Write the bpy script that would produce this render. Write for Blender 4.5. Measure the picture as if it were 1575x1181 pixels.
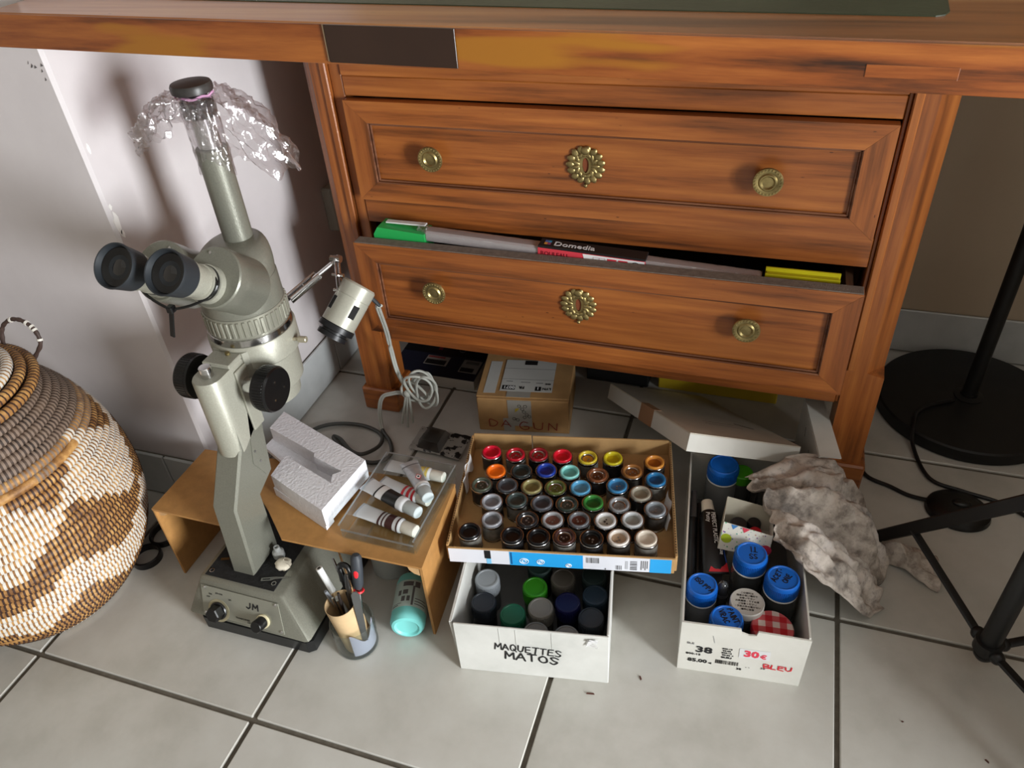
import bpy, bmesh, math, random
from mathutils import Matrix, Vector, noise
random.seed(7)
for o in list(bpy.data.objects): bpy.data.objects.remove(o)
SC = bpy.context.scene
COL = SC.collection
R = math.radians
# ------------------------------------------------------------------ camera
cam_d = bpy.data.cameras.new('camera'); cam = bpy.data.objects.new('camera', cam_d); COL.objects.link(cam)
cam_d.sensor_fit = 'HORIZONTAL'; cam_d.sensor_width = 36.0; cam_d.lens = 1197.61 / 1575 * 36.0
cam_d.clip_start = 0.02; cam_d.clip_end = 50
PITCH, ROLL, YAW = 0.661696, -0.0822454, -0.3670625
fw = Vector((math.sin(YAW) * math.cos(PITCH), math.cos(YAW) * math.cos(PITCH), -math.sin(PITCH)))
rt = Vector((math.cos(YAW), -math.sin(YAW), 0)); up = rt.cross(fw)
rt2 = rt * math.cos(ROLL) + up * math.sin(ROLL); up2 = -rt * math.sin(ROLL) + up * math.cos(ROLL)
mw = Matrix((rt2, up2, -fw)).transposed().to_4x4(); mw.translation = (0.5093, -0.3546, 0.88355)
cam.matrix_world = mw
SC.camera = cam
# ------------------------------------------------------------------ world, light, exposure
SC.view_settings.view_transform = 'Standard'; SC.view_settings.look = 'None'
SC.view_settings.gamma = 1.0; SC.view_settings.use_curve_mapping = False
SC.view_settings.exposure = 0.0
wd = bpy.data.worlds.new('world'); SC.world = wd; wd.use_nodes = True
bg = wd.node_tree.nodes['Background']; bg.inputs[0].default_value = (1.0, 0.90, 0.77, 1); bg.inputs[1].default_value = 0.36
def area(name, loc, target, sx, sy, power, col):
    d = bpy.data.lights.new(name, 'AREA'); d.shape = 'RECTANGLE'; d.size = sx; d.size_y = sy; d.energy = power; d.color = col
    o = bpy.data.objects.new(name, d); COL.objects.link(o); o.location = loc
    o.rotation_euler = (Vector(target) - Vector(loc)).to_track_quat('-Z', 'Y').to_euler()
    return o
area('window_daylight', (2.30, -0.68, 0.56), (0.15, 0.32, 0.28), 0.50, 0.95, 104, (0.95, 0.98, 1.0))
# ------------------------------------------------------------------ materials
def lin(c):
    return tuple(((v / 255) / 12.92 if v / 255 <= 0.04045 else ((v / 255 + 0.055) / 1.055) ** 2.4) for v in c)
MATS = {}
def newmat(name):
    m = bpy.data.materials.new(name); m.use_nodes = True
    nt = m.node_tree; b = nt.nodes['Principled BSDF']
    return m, nt, b
def N(nt, t, **kw):
    n = nt.nodes.new(t)
    for k, v in kw.items():
        if k in n.bl_rna.properties.keys() and k not in n.inputs: setattr(n, k, v)
        else: n.inputs[k].default_value = v
    return n
def coords(nt, scale=(1, 1, 1), rnd=True, kind='Object'):
    tc = nt.nodes.new('ShaderNodeTexCoord'); mp = nt.nodes.new('ShaderNodeMapping')
    mp.inputs['Scale'].default_value = scale
    nt.links.new(tc.outputs[kind], mp.inputs['Vector'])
    if rnd:
        oi = nt.nodes.new('ShaderNodeObjectInfo'); mu = nt.nodes.new('ShaderNodeVectorMath'); mu.operation = 'SCALE'
        mu.inputs[0].default_value = (13.1, 7.7, 9.3); nt.links.new(oi.outputs['Random'], mu.inputs['Scale'])
        ad = nt.nodes.new('ShaderNodeVectorMath'); ad.operation = 'ADD'
        nt.links.new(mp.outputs[0], ad.inputs[0]); nt.links.new(mu.outputs[0], ad.inputs[1]); return ad.outputs[0]
    return mp.outputs[0]
def ramp(nt, fac, stops):
    r = nt.nodes.new('ShaderNodeValToRGB'); el = r.color_ramp.elements
    while len(el) < len(stops): el.new(0.5)
    for e, (p, c) in zip(el, stops): e.position = p; e.color = (*c, 1) if len(c) == 3 else c
    nt.links.new(fac, r.inputs[0]); return r.outputs[0]
def bump(nt, b, h, strength, dist=0.001):
    n = nt.nodes.new('ShaderNodeBump'); n.inputs['Strength'].default_value = strength; n.inputs['Distance'].default_value = dist
    nt.links.new(h, n.inputs['Height']); nt.links.new(n.outputs[0], b.inputs['Normal'])
def noise_tex(nt, vec, scale, detail=4, rough=0.55):
    n = nt.nodes.new('ShaderNodeTexNoise'); n.inputs['Scale'].default_value = scale; n.inputs['Detail'].default_value = detail
    n.inputs['Roughness'].default_value = rough; nt.links.new(vec, n.inputs['Vector']); return n.outputs[0]
def M(name, col, rough=0.5, metal=0.0, var=0.0, vs=20, bs=0.0, bscale=200, coat=0.0, trans=0.0, ior=1.45, alpha=1.0):
    """plain procedural material: colour with a little noise variation and fine relief"""
    if name in MATS: return MATS[name]
    m, nt, b = newmat(name); c = lin(col)
    b.inputs['Base Color'].default_value = (*c, 1); b.inputs['Roughness'].default_value = rough; b.inputs['Metallic'].default_value = metal
    b.inputs['Coat Weight'].default_value = coat; b.inputs['Transmission Weight'].default_value = trans; b.inputs['IOR'].default_value = ior
    if var > 0:
        v = coords(nt); f = noise_tex(nt, v, vs)
        o = ramp(nt, f, [(0.3, tuple(x * (1 - var) for x in c)), (0.7, tuple(min(1, x * (1 + var)) for x in c))])
        nt.links.new(o, b.inputs['Base Color'])
    if bs > 0:
        v = coords(nt); bump(nt, b, noise_tex(nt, v, bscale, 2), bs)
    MATS[name] = m; return m
def wood(name, axis, dark, mid, light, rough=0.38, coat=0.15, gs=1.0, blotch=0.5):
    if name in MATS: return MATS[name]
    m, nt, b = newmat(name)
    s = [58 * gs] * 3; s['xyz'.index(axis)] = 3.0 * gs
    v = coords(nt, tuple(s)); g = noise_tex(nt, v, 1.0, 6, 0.62)
    s2 = [9.0] * 3; s2['xyz'.index(axis)] = 2.0
    v2 = coords(nt, tuple(s2)); g2 = noise_tex(nt, v2, 1.0, 3, 0.5)
    c1 = ramp(nt, g, [(0.28, lin(dark)), (0.48, lin(mid)), (0.72, lin(light))])
    mx = nt.nodes.new('ShaderNodeMix'); mx.data_type = 'RGBA'; mx.blend_type = 'MULTIPLY'; mx.inputs[0].default_value = blotch
    c2 = ramp(nt, g2, [(0.3, (0.45, 0.38, 0.33)), (0.62, (1.0, 1.0, 1.0))])
    nt.links.new(c1, mx.inputs[6]); nt.links.new(c2, mx.inputs[7])
    # small dark pits and wormholes
    vo = nt.nodes.new('ShaderNodeTexVoronoi'); vo.inputs['Scale'].default_value = 1.0
    s3 = [120.0] * 3; s3['xyz'.index(axis)] = 40.0
    nt.links.new(coords(nt, tuple(s3)), vo.inputs['Vector'])
    pit = ramp(nt, vo.outputs['Distance'], [(0.05, (0.25, 0.2, 0.18)), (0.11, (1, 1, 1))])
    sel = noise_tex(nt, coords(nt, (14, 14, 14)), 1.0, 2)
    sr = ramp(nt, sel, [(0.58, (0, 0, 0)), (0.68, (1, 1, 1))])
    m2 = nt.nodes.new('ShaderNodeMix'); m2.data_type = 'RGBA'; m2.blend_type = 'MULTIPLY'
    nt.links.new(sr, m2.inputs[0]); nt.links.new(mx.outputs[2], m2.inputs[6]); nt.links.new(pit, m2.inputs[7])
    nt.links.new(m2.outputs[2], b.inputs['Base Color'])
    b.inputs['Roughness'].default_value = rough; b.inputs['Coat Weight'].default_value = coat; b.inputs['Coat Roughness'].default_value = 0.25
    bump(nt, b, g, 0.12, 0.0006)
    MATS[name] = m; return m
WD, WM, WL = (66, 34, 14), (146, 82, 36), (182, 112, 52)
wood_x = wood('cherry_wood_x', 'x', WD, WM, WL); wood_z = wood('cherry_wood_z', 'z', WD, WM, WL); wood_y = wood('cherry_wood_y', 'y', WD, WM, WL)
wood_top = wood('desktop_wood', 'x', (104, 60, 26), (166, 104, 54), (196, 142, 84), 0.3, 0.3, 0.7, 0.6)
def stain_mat():
    m, nt, b = newmat('desktop_edge_wood')
    g = noise_tex(nt, coords(nt, (4, 30, 60)), 1.0, 6, 0.65)
    c1 = ramp(nt, g, [(0.3, lin((44, 22, 10))), (0.46, lin((124, 64, 24))), (0.7, lin((160, 94, 40)))])
    y = noise_tex(nt, coords(nt, (5, 5, 38)), 1.0, 2, 0.4)
    yr = ramp(nt, y, [(0.6, (0, 0, 0)), (0.66, (1, 1, 1))])
    mx = nt.nodes.new('ShaderNodeMix'); mx.data_type = 'RGBA'; nt.links.new(yr, mx.inputs[0]); nt.links.new(c1, mx.inputs[6])
    mx.inputs[7].default_value = (*lin((150, 96, 26)), 1)
    nt.links.new(mx.outputs[2], b.inputs['Base Color']); b.inputs['Roughness'].default_value = 0.35; b.inputs['Coat Weight'].default_value = 0.2
    bump(nt, b, g, 0.2, 0.001); return m
edge_wood = stain_mat()
def blotchy(name, c1, c2, c3, scale, rough, bs=0.0, bscale=60, detail=6, lo=0.3, hi=0.7, rnd=True, spec=0.5):
    m, nt, b = newmat(name); v = coords(nt, rnd=rnd)
    n = noise_tex(nt, v, scale, detail, 0.6)
    o = ramp(nt, n, [(lo, lin(c1)), (0.5, lin(c2)), (hi, lin(c3))]); nt.links.new(o, b.inputs['Base Color'])
    b.inputs['Roughness'].default_value = rough; b.inputs['Specular IOR Level'].default_value = spec
    if bs: bump(nt, b, noise_tex(nt, coords(nt), bscale, 3), bs)
    MATS[name] = m; return m
tile_m = blotchy('ceramic_tile', (172, 170, 162), (188, 186, 179), (198, 197, 191), 7, 0.27, 0.03, 40)
grout_m = M('grey_grout', (96, 90, 80), 0.9, var=0.2, vs=80, bs=0.4)
wall_m = blotchy('mauve_grey_wall_paint', (196, 190, 191), (205, 199, 200), (212, 207, 207), 3, 0.55, 0.12, 160)
wallb_m = blotchy('taupe_wall_paint', (172, 156, 134), (178, 162, 140), (184, 168, 146), 3, 0.6, 0.12, 160)
skirt_m = blotchy('skirting_tile', (170, 174, 174), (186, 190, 190), (196, 200, 200), 9, 0.25)
brass = M('old_brass', (156, 140, 94), 0.4, 0.85, var=0.35, vs=60, bs=0.15, bscale=300)
chrome = M('nickel_metal', (205, 205, 205), 0.18, 1.0)
steel = M('tin_metal', (175, 176, 178), 0.22, 1.0, var=0.15, vs=90)
hammer = M('grey_hammered_enamel', (124, 124, 113), 0.38, 0.35, var=0.08, vs=500, bs=0.22, bscale=700, coat=0.15)
hammer_l = M('light_grey_hammered_enamel', (160, 159, 146), 0.4, 0.25, var=0.08, vs=500, bs=0.18, bscale=800, coat=0.15)
black_pl = M('black_plastic', (16, 16, 17), 0.32)
black_mt = M('black_matt', (17, 17, 18), 0.6, var=0.3, vs=40)
rubber = M('dark_rubber', (38, 42, 46), 0.55)
glass_dark = M('dark_lens_glass', (8, 8, 10), 0.03, coat=1.0)
white_pl = M('white_plastic', (222, 224, 222), 0.4)
card_w = blotchy('white_card', (190, 188, 180), (200, 198, 190), (206, 205, 198), 10, 0.6, 0.1, 120)
card_b = M('brown_corrugated_card', (166, 128, 82), 0.8, var=0.12, vs=30, bs=0.25, bscale=120)
card_i = M('kraft_card_inside', (176, 140, 92), 0.8, var=0.15, vs=25, bs=0.2, bscale=120)
mdf = M('hardboard', (168, 122, 68), 0.62, var=0.1, vs=90, bs=0.15, bscale=500)
ink_k = M('black_marker_ink', (20, 20, 22), 0.6)
ink_r = M('red_marker_ink', (196, 28, 44), 0.6)
ink_dr = M('dark_red_marker_ink', (128, 34, 26), 0.6)
ink_g = M('grey_print_ink', (96, 96, 98), 0.7)
paper = M('white_paper', (226, 226, 226), 0.65, var=0.03)
blue_cap = M('blue_screw_cap', (22, 98, 190), 0.35)
def clear(name, tint=(255, 255, 255), rough=0.03, trans=0.86, gloss=(1, 1, 1), bs=0.0, bscale=60, base=0.0):
    """thin clear plastic film or sheet: transparent with a Fresnel-weighted gloss"""
    m, nt, b = newmat(name); out = nt.nodes['Material Output']; nt.nodes.remove(b)
    t = N(nt, 'ShaderNodeBsdfTransparent'); t.inputs[0].default_value = (*lin(tint), 1)
    g = N(nt, 'ShaderNodeBsdfGlossy'); g.inputs['Roughness'].default_value = rough; g.inputs[0].default_value = (*gloss, 1)
    d = N(nt, 'ShaderNodeBsdfTranslucent'); d.inputs[0].default_value = (0.8, 0.8, 0.8, 1)
    fr = N(nt, 'ShaderNodeFresnel'); ge = N(nt, 'ShaderNodeNewGeometry'); mr = N(nt, 'ShaderNodeMapRange')
    mr.inputs[3].default_value = 1.5; mr.inputs[4].default_value = 1 / 1.5      # same reflection on both sides of a thin sheet
    nt.links.new(ge.outputs['Backfacing'], mr.inputs[0]); nt.links.new(mr.outputs[0], fr.inputs[0])
    mx = N(nt, 'ShaderNodeMixShader'); mx2 = N(nt, 'ShaderNodeMixShader'); mx2.inputs[0].default_value = 1 - trans
    nt.links.new(t.outputs[0], mx2.inputs[1]); nt.links.new(d.outputs[0], mx2.inputs[2])
    ba = N(nt, 'ShaderNodeMath'); ba.operation = 'ADD'; ba.use_clamp = True; ba.inputs[1].default_value = base; nt.links.new(fr.outputs[0], ba.inputs[0])
    nt.links.new(ba.outputs[0], mx.inputs[0]); nt.links.new(mx2.outputs[0], mx.inputs[1]); nt.links.new(g.outputs[0], mx.inputs[2])
    nt.links.new(mx.outputs[0], out.inputs[0])
    if bs:
        n = nt.nodes.new('ShaderNodeBump'); n.inputs['Strength'].default_value = bs; n.inputs['Distance'].default_value = 0.002
        nt.links.new(noise_tex(nt, coords(nt), bscale, 3), n.inputs['Height'])
        nt.links.new(n.outputs[0], g.inputs['Normal']); nt.links.new(n.outputs[0], fr.inputs['Normal'])
    MATS[name] = m; return m
film = clear('clear_film', (250, 248, 250), 0.12, 0.82, bs=1.0, bscale=110, base=0.10)
acryl = clear('clear_acrylic', (244, 248, 248), 0.03, 0.95)
cupglass = clear('clear_glass', (236, 240, 238), 0.02, 0.96)
jarglass = clear('cloudy_jar_plastic', (168, 170, 172), 0.12, 0.78)
# ------------------------------------------------------------------ mesh builder
def rotz(a): return Matrix.Rotation(a, 4, 'Z')
def trs(loc, rz=0.0): return Matrix.Translation(loc) @ rotz(rz)
def plane_m(o, x, y):
    x = Vector(x).normalized(); y = Vector(y); y = (y - x * y.dot(x)).normalized(); z = x.cross(y)
    m = Matrix((x, y, z)).transposed().to_4x4(); m.translation = o; return m
def axis_m(p0, p1):
    """matrix whose local Z runs from p0 towards p1"""
    p0 = Vector(p0); d = Vector(p1) - p0
    m = d.to_track_quat('Z', 'Y').to_matrix().to_4x4(); m.translation = p0; return m
class MB:
    def __init__(s): s.v = []; s.f = []; s.mi = []; s.m = 0
    def add(s, vs, fs, T=None):
        b = len(s.v)
        s.v += [tuple(T @ Vector(p)) for p in vs] if T is not None else [tuple(p) for p in vs]
        s.f += [tuple(i + b for i in f) for f in fs]; s.mi += [s.m] * len(fs); return s
    def box(s, x0, x1, y0, y1, z0, z1, bev=0.0, T=None):
        if bev <= 0:
            vs = [(x, y, z) for x in (x0, x1) for y in (y0, y1) for z in (z0, z1)]
            return s.add(vs, [(0, 1, 3, 2), (4, 6, 7, 5), (0, 4, 5, 1), (2, 3, 7, 6), (0, 2, 6, 4), (1, 5, 7, 3)], T)
        b = min(bev, (x1 - x0) / 2.01, (y1 - y0) / 2.01, (z1 - z0) / 2.01); vs = []; idx = {}
        for i, x in enumerate((x0, x1)):
            for j, y in enumerate((y0, y1)):
                for k, z in enumerate((z0, z1)):
                    sx, sy, sz = b * (1 - 2 * i), b * (1 - 2 * j), b * (1 - 2 * k)
                    for a, p in enumerate(((x, y + sy, z + sz), (x + sx, y, z + sz), (x + sx, y + sy, z))):
                        idx[i, j, k, a] = len(vs); vs.append(p)
        q = lambda i, j, k, a: idx[i, j, k, a]; fs = []
        for i in (0, 1): fs.append((q(i, 0, 0, 0), q(i, 1, 0, 0), q(i, 1, 1, 0), q(i, 0, 1, 0)))
        for j in (0, 1): fs.append((q(0, j, 0, 1), q(1, j, 0, 1), q(1, j, 1, 1), q(0, j, 1, 1)))
        for k in (0, 1): fs.append((q(0, 0, k, 2), q(1, 0, k, 2), q(1, 1, k, 2), q(0, 1, k, 2)))
        for i in (0, 1):
            for j in (0, 1): fs.append((q(i, j, 0, 0), q(i, j, 1, 0), q(i, j, 1, 1), q(i, j, 0, 1)))
        for i in (0, 1):
            for k in (0, 1): fs.append((q(i, 0, k, 0), q(i, 1, k, 0), q(i, 1, k, 2), q(i, 0, k, 2)))
        for j in (0, 1):
            for k in (0, 1): fs.append((q(0, j, k, 1), q(1, j, k, 1), q(1, j, k, 2), q(0, j, k, 2)))
        for i in (0, 1):
            for j in (0, 1):
                for k in (0, 1): fs.append((q(i, j, k, 0), q(i, j, k, 1), q(i, j, k, 2)))
        return s.add(vs, fs, T)
    def prism(s, poly, z0, z1, T=None):
        n = len(poly); vs = [(x, y, z0) for x, y in poly] + [(x, y, z1) for x, y in poly]
        fs = [tuple(range(n))[::-1], tuple(range(n, 2 * n))] + [(i, (i + 1) % n, n + (i + 1) % n, n + i) for i in range(n)]
        return s.add(vs, fs, T)
    def loft(s, rings, T=None, caps=True, closed=True):
        n = len(rings[0]); vs = [p for r in rings for p in r]; fs = []
        for a in range(len(rings) - 1):
            for i in range(n if closed else n - 1):
                j = (i + 1) % n; fs.append((a * n + i, a * n + j, (a + 1) * n + j, (a + 1) * n + i))
        if caps: fs += [tuple(range(n))[::-1], tuple(range((len(rings) - 1) * n, len(rings) * n))]
        return s.add(vs, fs, T)
    def lathe(s, prof, n=32, T=None, caps=True, a0=0.0):
        rings = [[(r * math.cos(2 * math.pi * i / n + a0), r * math.sin(2 * math.pi * i / n + a0), z) for i in range(n)] for r, z in prof]
        return s.loft(rings, T, caps)
    def cyl(s, p0, p1, r, n=20, r1=None, bev=0.0):
        h = (Vector(p1) - Vector(p0)).length; r1 = r if r1 is None else r1
        pr = [(r, 0), (r1, h)] if bev <= 0 else [(r - bev, 0), (r, bev), (r1, h - bev), (r1 - bev, h)]
        return s.lathe(pr, n, axis_m(p0, p1))
    def tube(s, path, r, n=8, closed=False, flat=1.0):
        P = [Vector(p) for p in path]; m = len(P); rings = []; up_ = None
        for i in range(m):
            if closed: t = P[(i + 1) % m] - P[i - 1]
            else: t = P[min(i + 1, m - 1)] - P[max(i - 1, 0)]
            t.normalize()
            if up_ is None: up_ = Vector((0, 0, 1)) if abs(t.z) < 0.9 else Vector((1, 0, 0))
            up_ = (up_ - t * up_.dot(t)).normalized(); sd = t.cross(up_)
            rr = r[i] if isinstance(r, (list, tuple)) else r
            rings.append([tuple(P[i] + sd * math.cos(2 * math.pi * k / n) * rr + up_ * math.sin(2 * math.pi * k / n) * rr * flat) for k in range(n)])
        if closed: rings.append(rings[0]); return s.loft(rings, None, False)
        return s.loft(rings)
    def grid(s, fn, nu, nv, T=None, wrap=False):
        vs = [fn(i / nu, j / nv) for i in range(nu + (0 if wrap else 1)) for j in range(nv + 1)]; fs = []; w = nv + 1
        for i in range(nu):
            k = (i + 1) % nu if wrap else i + 1
            for j in range(nv): fs.append((i * w + j, k * w + j, k * w + j + 1, i * w + j + 1))
        return s.add(vs, fs, T)
    def ball(s, c, r, n=14, sq=(1, 1, 1)):
        pr = [(max(1e-4, math.sin(math.pi * i / n)), -math.cos(math.pi * i / n)) for i in range(n + 1)]
        return s.lathe(pr, n * 2, Matrix.Translation(c) @ Matrix.Diagonal((r * sq[0], r * sq[1], r * sq[2], 1)))
def catmull(pts, k=8, closed=False):
    P = [Vector(p) for p in pts]; n = len(P); out = []
    for i in range(n if closed else n - 1):
        a, b, c, d = (P[(i - 1) % n] if closed or i > 0 else P[0]), P[i], P[(i + 1) % n], (P[(i + 2) % n] if closed or i + 2 < n else P[-1])
        for j in range(k):
            t = j / k
            out.append(0.5 * ((2 * b) + (c - a) * t + (2 * a - 5 * b + 4 * c - d) * t * t + (3 * b - a - 3 * c + d) * t ** 3))
    if not closed: out.append(P[-1])
    return out
WM_ = {}   # world matrix of every thing, so that parts may be built in world coordinates
def mesh_of(name, mb, world_T=None, smooth=35, recalc=True):
    me = bpy.data.meshes.new(name)
    vs = mb.v if world_T is None else [tuple(world_T @ Vector(p)) for p in mb.v]
    me.from_pydata(vs, [], mb.f)
    for p, i in zip(me.polygons, mb.mi): p.material_index = i
    if recalc:
        bm = bmesh.new(); bm.from_mesh(me); bmesh.ops.recalc_face_normals(bm, faces=bm.faces); bm.to_mesh(me); bm.free()
    if smooth:
        me.shade_smooth(); me.set_sharp_from_angle(angle=R(smooth))
    else: me.shade_flat()
    return me
def build(name, mb, mat, parent=None, local=False, smooth=35, recalc=True):
    """links the collected shapes as ONE mesh object; coordinates are world ones unless local"""
    T = None
    if parent is not None and not local: T = WM_[parent].inverted()
    me = mesh_of(name, mb, T, smooth, recalc)
    for m in (mat if isinstance(mat, (list, tuple)) else [mat]): me.materials.append(m)
    o = bpy.data.objects.new(name, me); COL.objects.link(o)
    if parent is not None: o.parent = parent; WM_[o] = WM_[parent]
    else: WM_[o] = Matrix.Identity(4)
    return o
def put(name, me, mat, parent, T=None):
    """another object that shares mesh data; its material sits on the object"""
    o = bpy.data.objects.new(name, me); COL.objects.link(o)
    if T is not None: o.matrix_basis = T
    if parent is not None: o.parent = parent; WM_[o] = WM_[parent] @ (T or Matrix.Identity(4))
    else: WM_[o] = T or Matrix.Identity(4)
    if mat is not None:
        o.material_slots[0].link = 'OBJECT'; o.material_slots[0].material = mat
    return o
def tag(o, label, cat, group=None, kind=None):
    o['label'] = label; o['category'] = cat
    if group: o['group'] = group
    if kind: o['kind'] = kind
    return o
def thing(name, label, cat, T=None, group=None):
    o = bpy.data.objects.new(name, None); COL.objects.link(o); o.empty_display_size = 0.02
    T = T if T is not None else Matrix.Identity(4)
    if isinstance(T, tuple): T = Matrix.Translation(T)
    o.matrix_world = T; WM_[o] = T.copy(); return tag(o, label, cat, group)
def single(name, mb, mat, label, cat, origin=(0, 0, 0), group=None, smooth=35, recalc=True):
    """a thing that is one mesh, its origin at its base"""
    T = origin if isinstance(origin, Matrix) else Matrix.Translation(origin)
    me = mesh_of(name, mb, T.inverted(), smooth, recalc)
    for m in (mat if isinstance(mat, (list, tuple)) else [mat]): me.materials.append(m)
    o = bpy.data.objects.new(name, me); COL.objects.link(o); o.matrix_world = T; WM_[o] = T.copy()
    return tag(o, label, cat, group)
def struct(name, mb, mat, smooth=35):
    o = build(name, mb, mat, None, smooth=smooth); o['kind'] = 'structure'; return o
# ------------------------------------------------------------------ writing
def text_mesh(body, size, align='LEFT', extrude=0.0002, bold=0.0, sx=1.0):
    cu = bpy.data.curves.new('t', 'FONT'); cu.body = body; cu.size = size; cu.align_x = align; cu.extrude = extrude; cu.offset = bold
    cu.resolution_u = 2
    o = bpy.data.objects.new('t', cu); COL.objects.link(o)
    dg = bpy.context.evaluated_depsgraph_get(); me = bpy.data.meshes.new_from_object(o.evaluated_get(dg))
    bpy.data.objects.remove(o); bpy.data.curves.remove(cu)
    if sx != 1.0:
        for v in me.vertices: v.co.x *= sx
    return me
def text(name, body, size, mat, parent, T, align='LEFT', bold=0.0, sx=1.0, local=False):
    """printed lettering lying on the XY plane of T (world matrix unless local)"""
    me = text_mesh(body, size, align, 0.00015, bold, sx); me.name = name
    me.transform(T if local else WM_[parent].inverted() @ T); me.materials.clear(); me.materials.append(mat)
    o = bpy.data.objects.new(name, me); COL.objects.link(o); o.parent = parent; WM_[o] = WM_[parent]; return o
GL = {'M': [[(0, 0), (.08, 1), (.5, .35), (.9, 1), (1, 0)]], 'A': [[(0, 0), (.5, 1), (1, 0)], [(.2, .36), (.85, .36)]],
 'Q': [[(.5, 1), (.12, .8), (.05, .35), (.4, 0), (.85, .25), (.9, .75), (.5, 1)], [(.55, .35), (1, -.1)]], 'U': [[(.05, 1), (.1, .25), (.45, 0), (.85, .2), (.95, 1)]],
 'E': [[(.85, .95), (.1, .9), (.1, .05), (.9, 0)], [(.1, .5), (.75, .52)]], 'T': [[(0, .95), (1, 1)], [(.5, .98), (.48, 0)]],
 'S': [[(.9, .85), (.5, 1), (.1, .78), (.5, .52), (.92, .3), (.5, .02), (.05, .12)]], 'O': [[(.5, 1), (.12, .75), (.1, .3), (.5, 0), (.9, .28), (.88, .75), (.5, 1)]],
 'D': [[(.1, 0), (.1, 1), (.7, .85), (.95, .45), (.6, .08), (.1, 0)]], 'G': [[(.9, .88), (.4, 1), (.08, .5), (.35, .02), (.9, .1), (.9, .42), (.5, .42)]],
 'N': [[(.05, 0), (.1, 1), (.85, .05), (.9, 1)]], 'I': [[(.5, 1), (.5, 0)]], 'J': [[(.75, 1), (.75, .25), (.45, 0), (.1, .2)]], 'P': [[(.1, 0), (.12, 1), (.75, .9), (.8, .6), (.12, .48)]],
 'C': [[(.9, .88), (.4, 1), (.08, .5), (.35, .02), (.9, .12)]], 'V': [[(.02, 1), (.5, 0), (.98, 1)]], 'R': [[(.1, 0), (.12, 1), (.75, .88), (.78, .58), (.12, .48), (.9, 0)]],
 'B': [[(.1, 0), (.12, 1), (.7, .88), (.65, .58), (.12, .5), (.85, .4), (.85, .1), (.1, 0)]], 'L': [[(.12, 1), (.1, .02), (.85, .04)]], '-': [[(.15, .5), (.8, .52)]], ' ': []}
def hand(name, body, h, w, pen, mat, parent, T, gap=0.3, jit=0.05, local=False, seed=1, slope=0.0, bbox=1.0):
    """handwriting: ribbons of ink following the strokes of each letter"""
    rnd = random.Random(seed); mb = MB(); x = 0.0
    for ch in body:
        cw = w * (0.45 if ch in 'I-' else 0.55 if ch == ' ' else 1.0)
        for st in GL.get(ch, []):
            pts = [Vector((x + (px + rnd.uniform(-jit, jit)) * cw, (py + rnd.uniform(-jit, jit)) * h * bbox + slope * x, 0)) for px, py in st]
            pts = catmull(pts, 5) if len(pts) > 5 else pts
            for a, b in zip(pts, pts[1:]):
                d = (b - a); L = d.length
                if L < 1e-6: continue
                d /= L; n = Vector((-d.y, d.x, 0)) * pen / 2
                mb.add([a - n, b - n, b + n, a + n], [(0, 1, 2, 3)])
            for a in pts:
                mb.add([a + Vector((math.cos(k * math.pi / 3), math.sin(k * math.pi / 3), 0)) * pen / 2 for k in range(6)], [tuple(range(6))])
        x += cw * (1 + gap)
    for i, p in enumerate(mb.v): mb.v[i] = (p[0], p[1], 0.0003 + (i % 7) * 2e-6)
    TT = T if local else WM_[parent].inverted() @ T
    mb.v = [tuple(TT @ Vector(p)) for p in mb.v]
    return build(name, mb, mat, parent, local=True, smooth=0, recalc=False)
def label_quad(name, T, x0, x1, y0, y1, mat, parent, t=0.0004, z=0.0):
    mb = MB().box(x0, x1, y0, y1, z, z + t); mb.v = [tuple(T @ Vector(p)) for p in mb.v]
    return build(name, mb, mat, parent, smooth=0)
def barcode(name, T, x0, x1, y0, y1, mat, parent, n=22, seed=3, z=0.0006):
    rnd = random.Random(seed); mb = MB(); x = x0; st = (x1 - x0) / n
    for i in range(n):
        w = st * rnd.choice((0.25, 0.45, 0.7)); mb.box(x, x + w, y0, y1, z, z + 0.0001); x += st
    mb.v = [tuple(T @ Vector(p)) for p in mb.v]
    return build(name, mb, mat, parent, smooth=0)
# ================================================================== the room
TS = 1 / 3
floor = struct('floor', MB().box(-1.45, 2.75, -1.4, 1.4, -0.05, -0.0035), grout_m)
tile_me = mesh_of('tile', MB().box(0.0031, TS - 0.0031, 0.0031, TS - 0.0031, -0.012, 0.0, 0.0012)); tile_me.materials.append(tile_m)
for i in range(-4, 8):
    for j in range(-4, 4):
        put('tile', tile_me, None, floor, Matrix.Translation((i * TS, j * TS, 0)))
WX, WY, WB = -0.2417, 0.304, 0.972
wall_left = struct('wall_left', MB().prism([(WX - 0.004, WY), (WX, WY + 0.004), (WX, 1.12), (-1.45, 1.12), (-1.45, WY)], 0, 2.1), wall_m, smooth=0)
plaster = M('bare_white_plaster', (240, 238, 234), 0.8, bs=0.3)
def chip(y, z, s, seed):
    rnd = random.Random(seed); n = 11
    poly = [(s[0] * (0.7 + 0.5 * rnd.random()) * math.cos(2 * math.pi * k / n), s[1] * (0.7 + 0.5 * rnd.random()) * math.sin(2 * math.pi * k / n)) for k in range(n)]
    build('paint_chip', MB().prism(poly, -0.0004, 0.0005, plane_m((WX, y, z), (0, 1, 0), (0, 0, 1))), plaster, wall_left, smooth=0)
chip(0.3115, 0.487, (0.0042, 0.014), 1); chip(0.3105, 0.508, (0.002, 0.004), 2); chip(0.3135, 0.579, (0.0018, 0.006), 3); chip(0.313, 0.472, (0.003, 0.006), 8)
scuff = M('grey_scuff', (96, 92, 92), 0.8)
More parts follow.
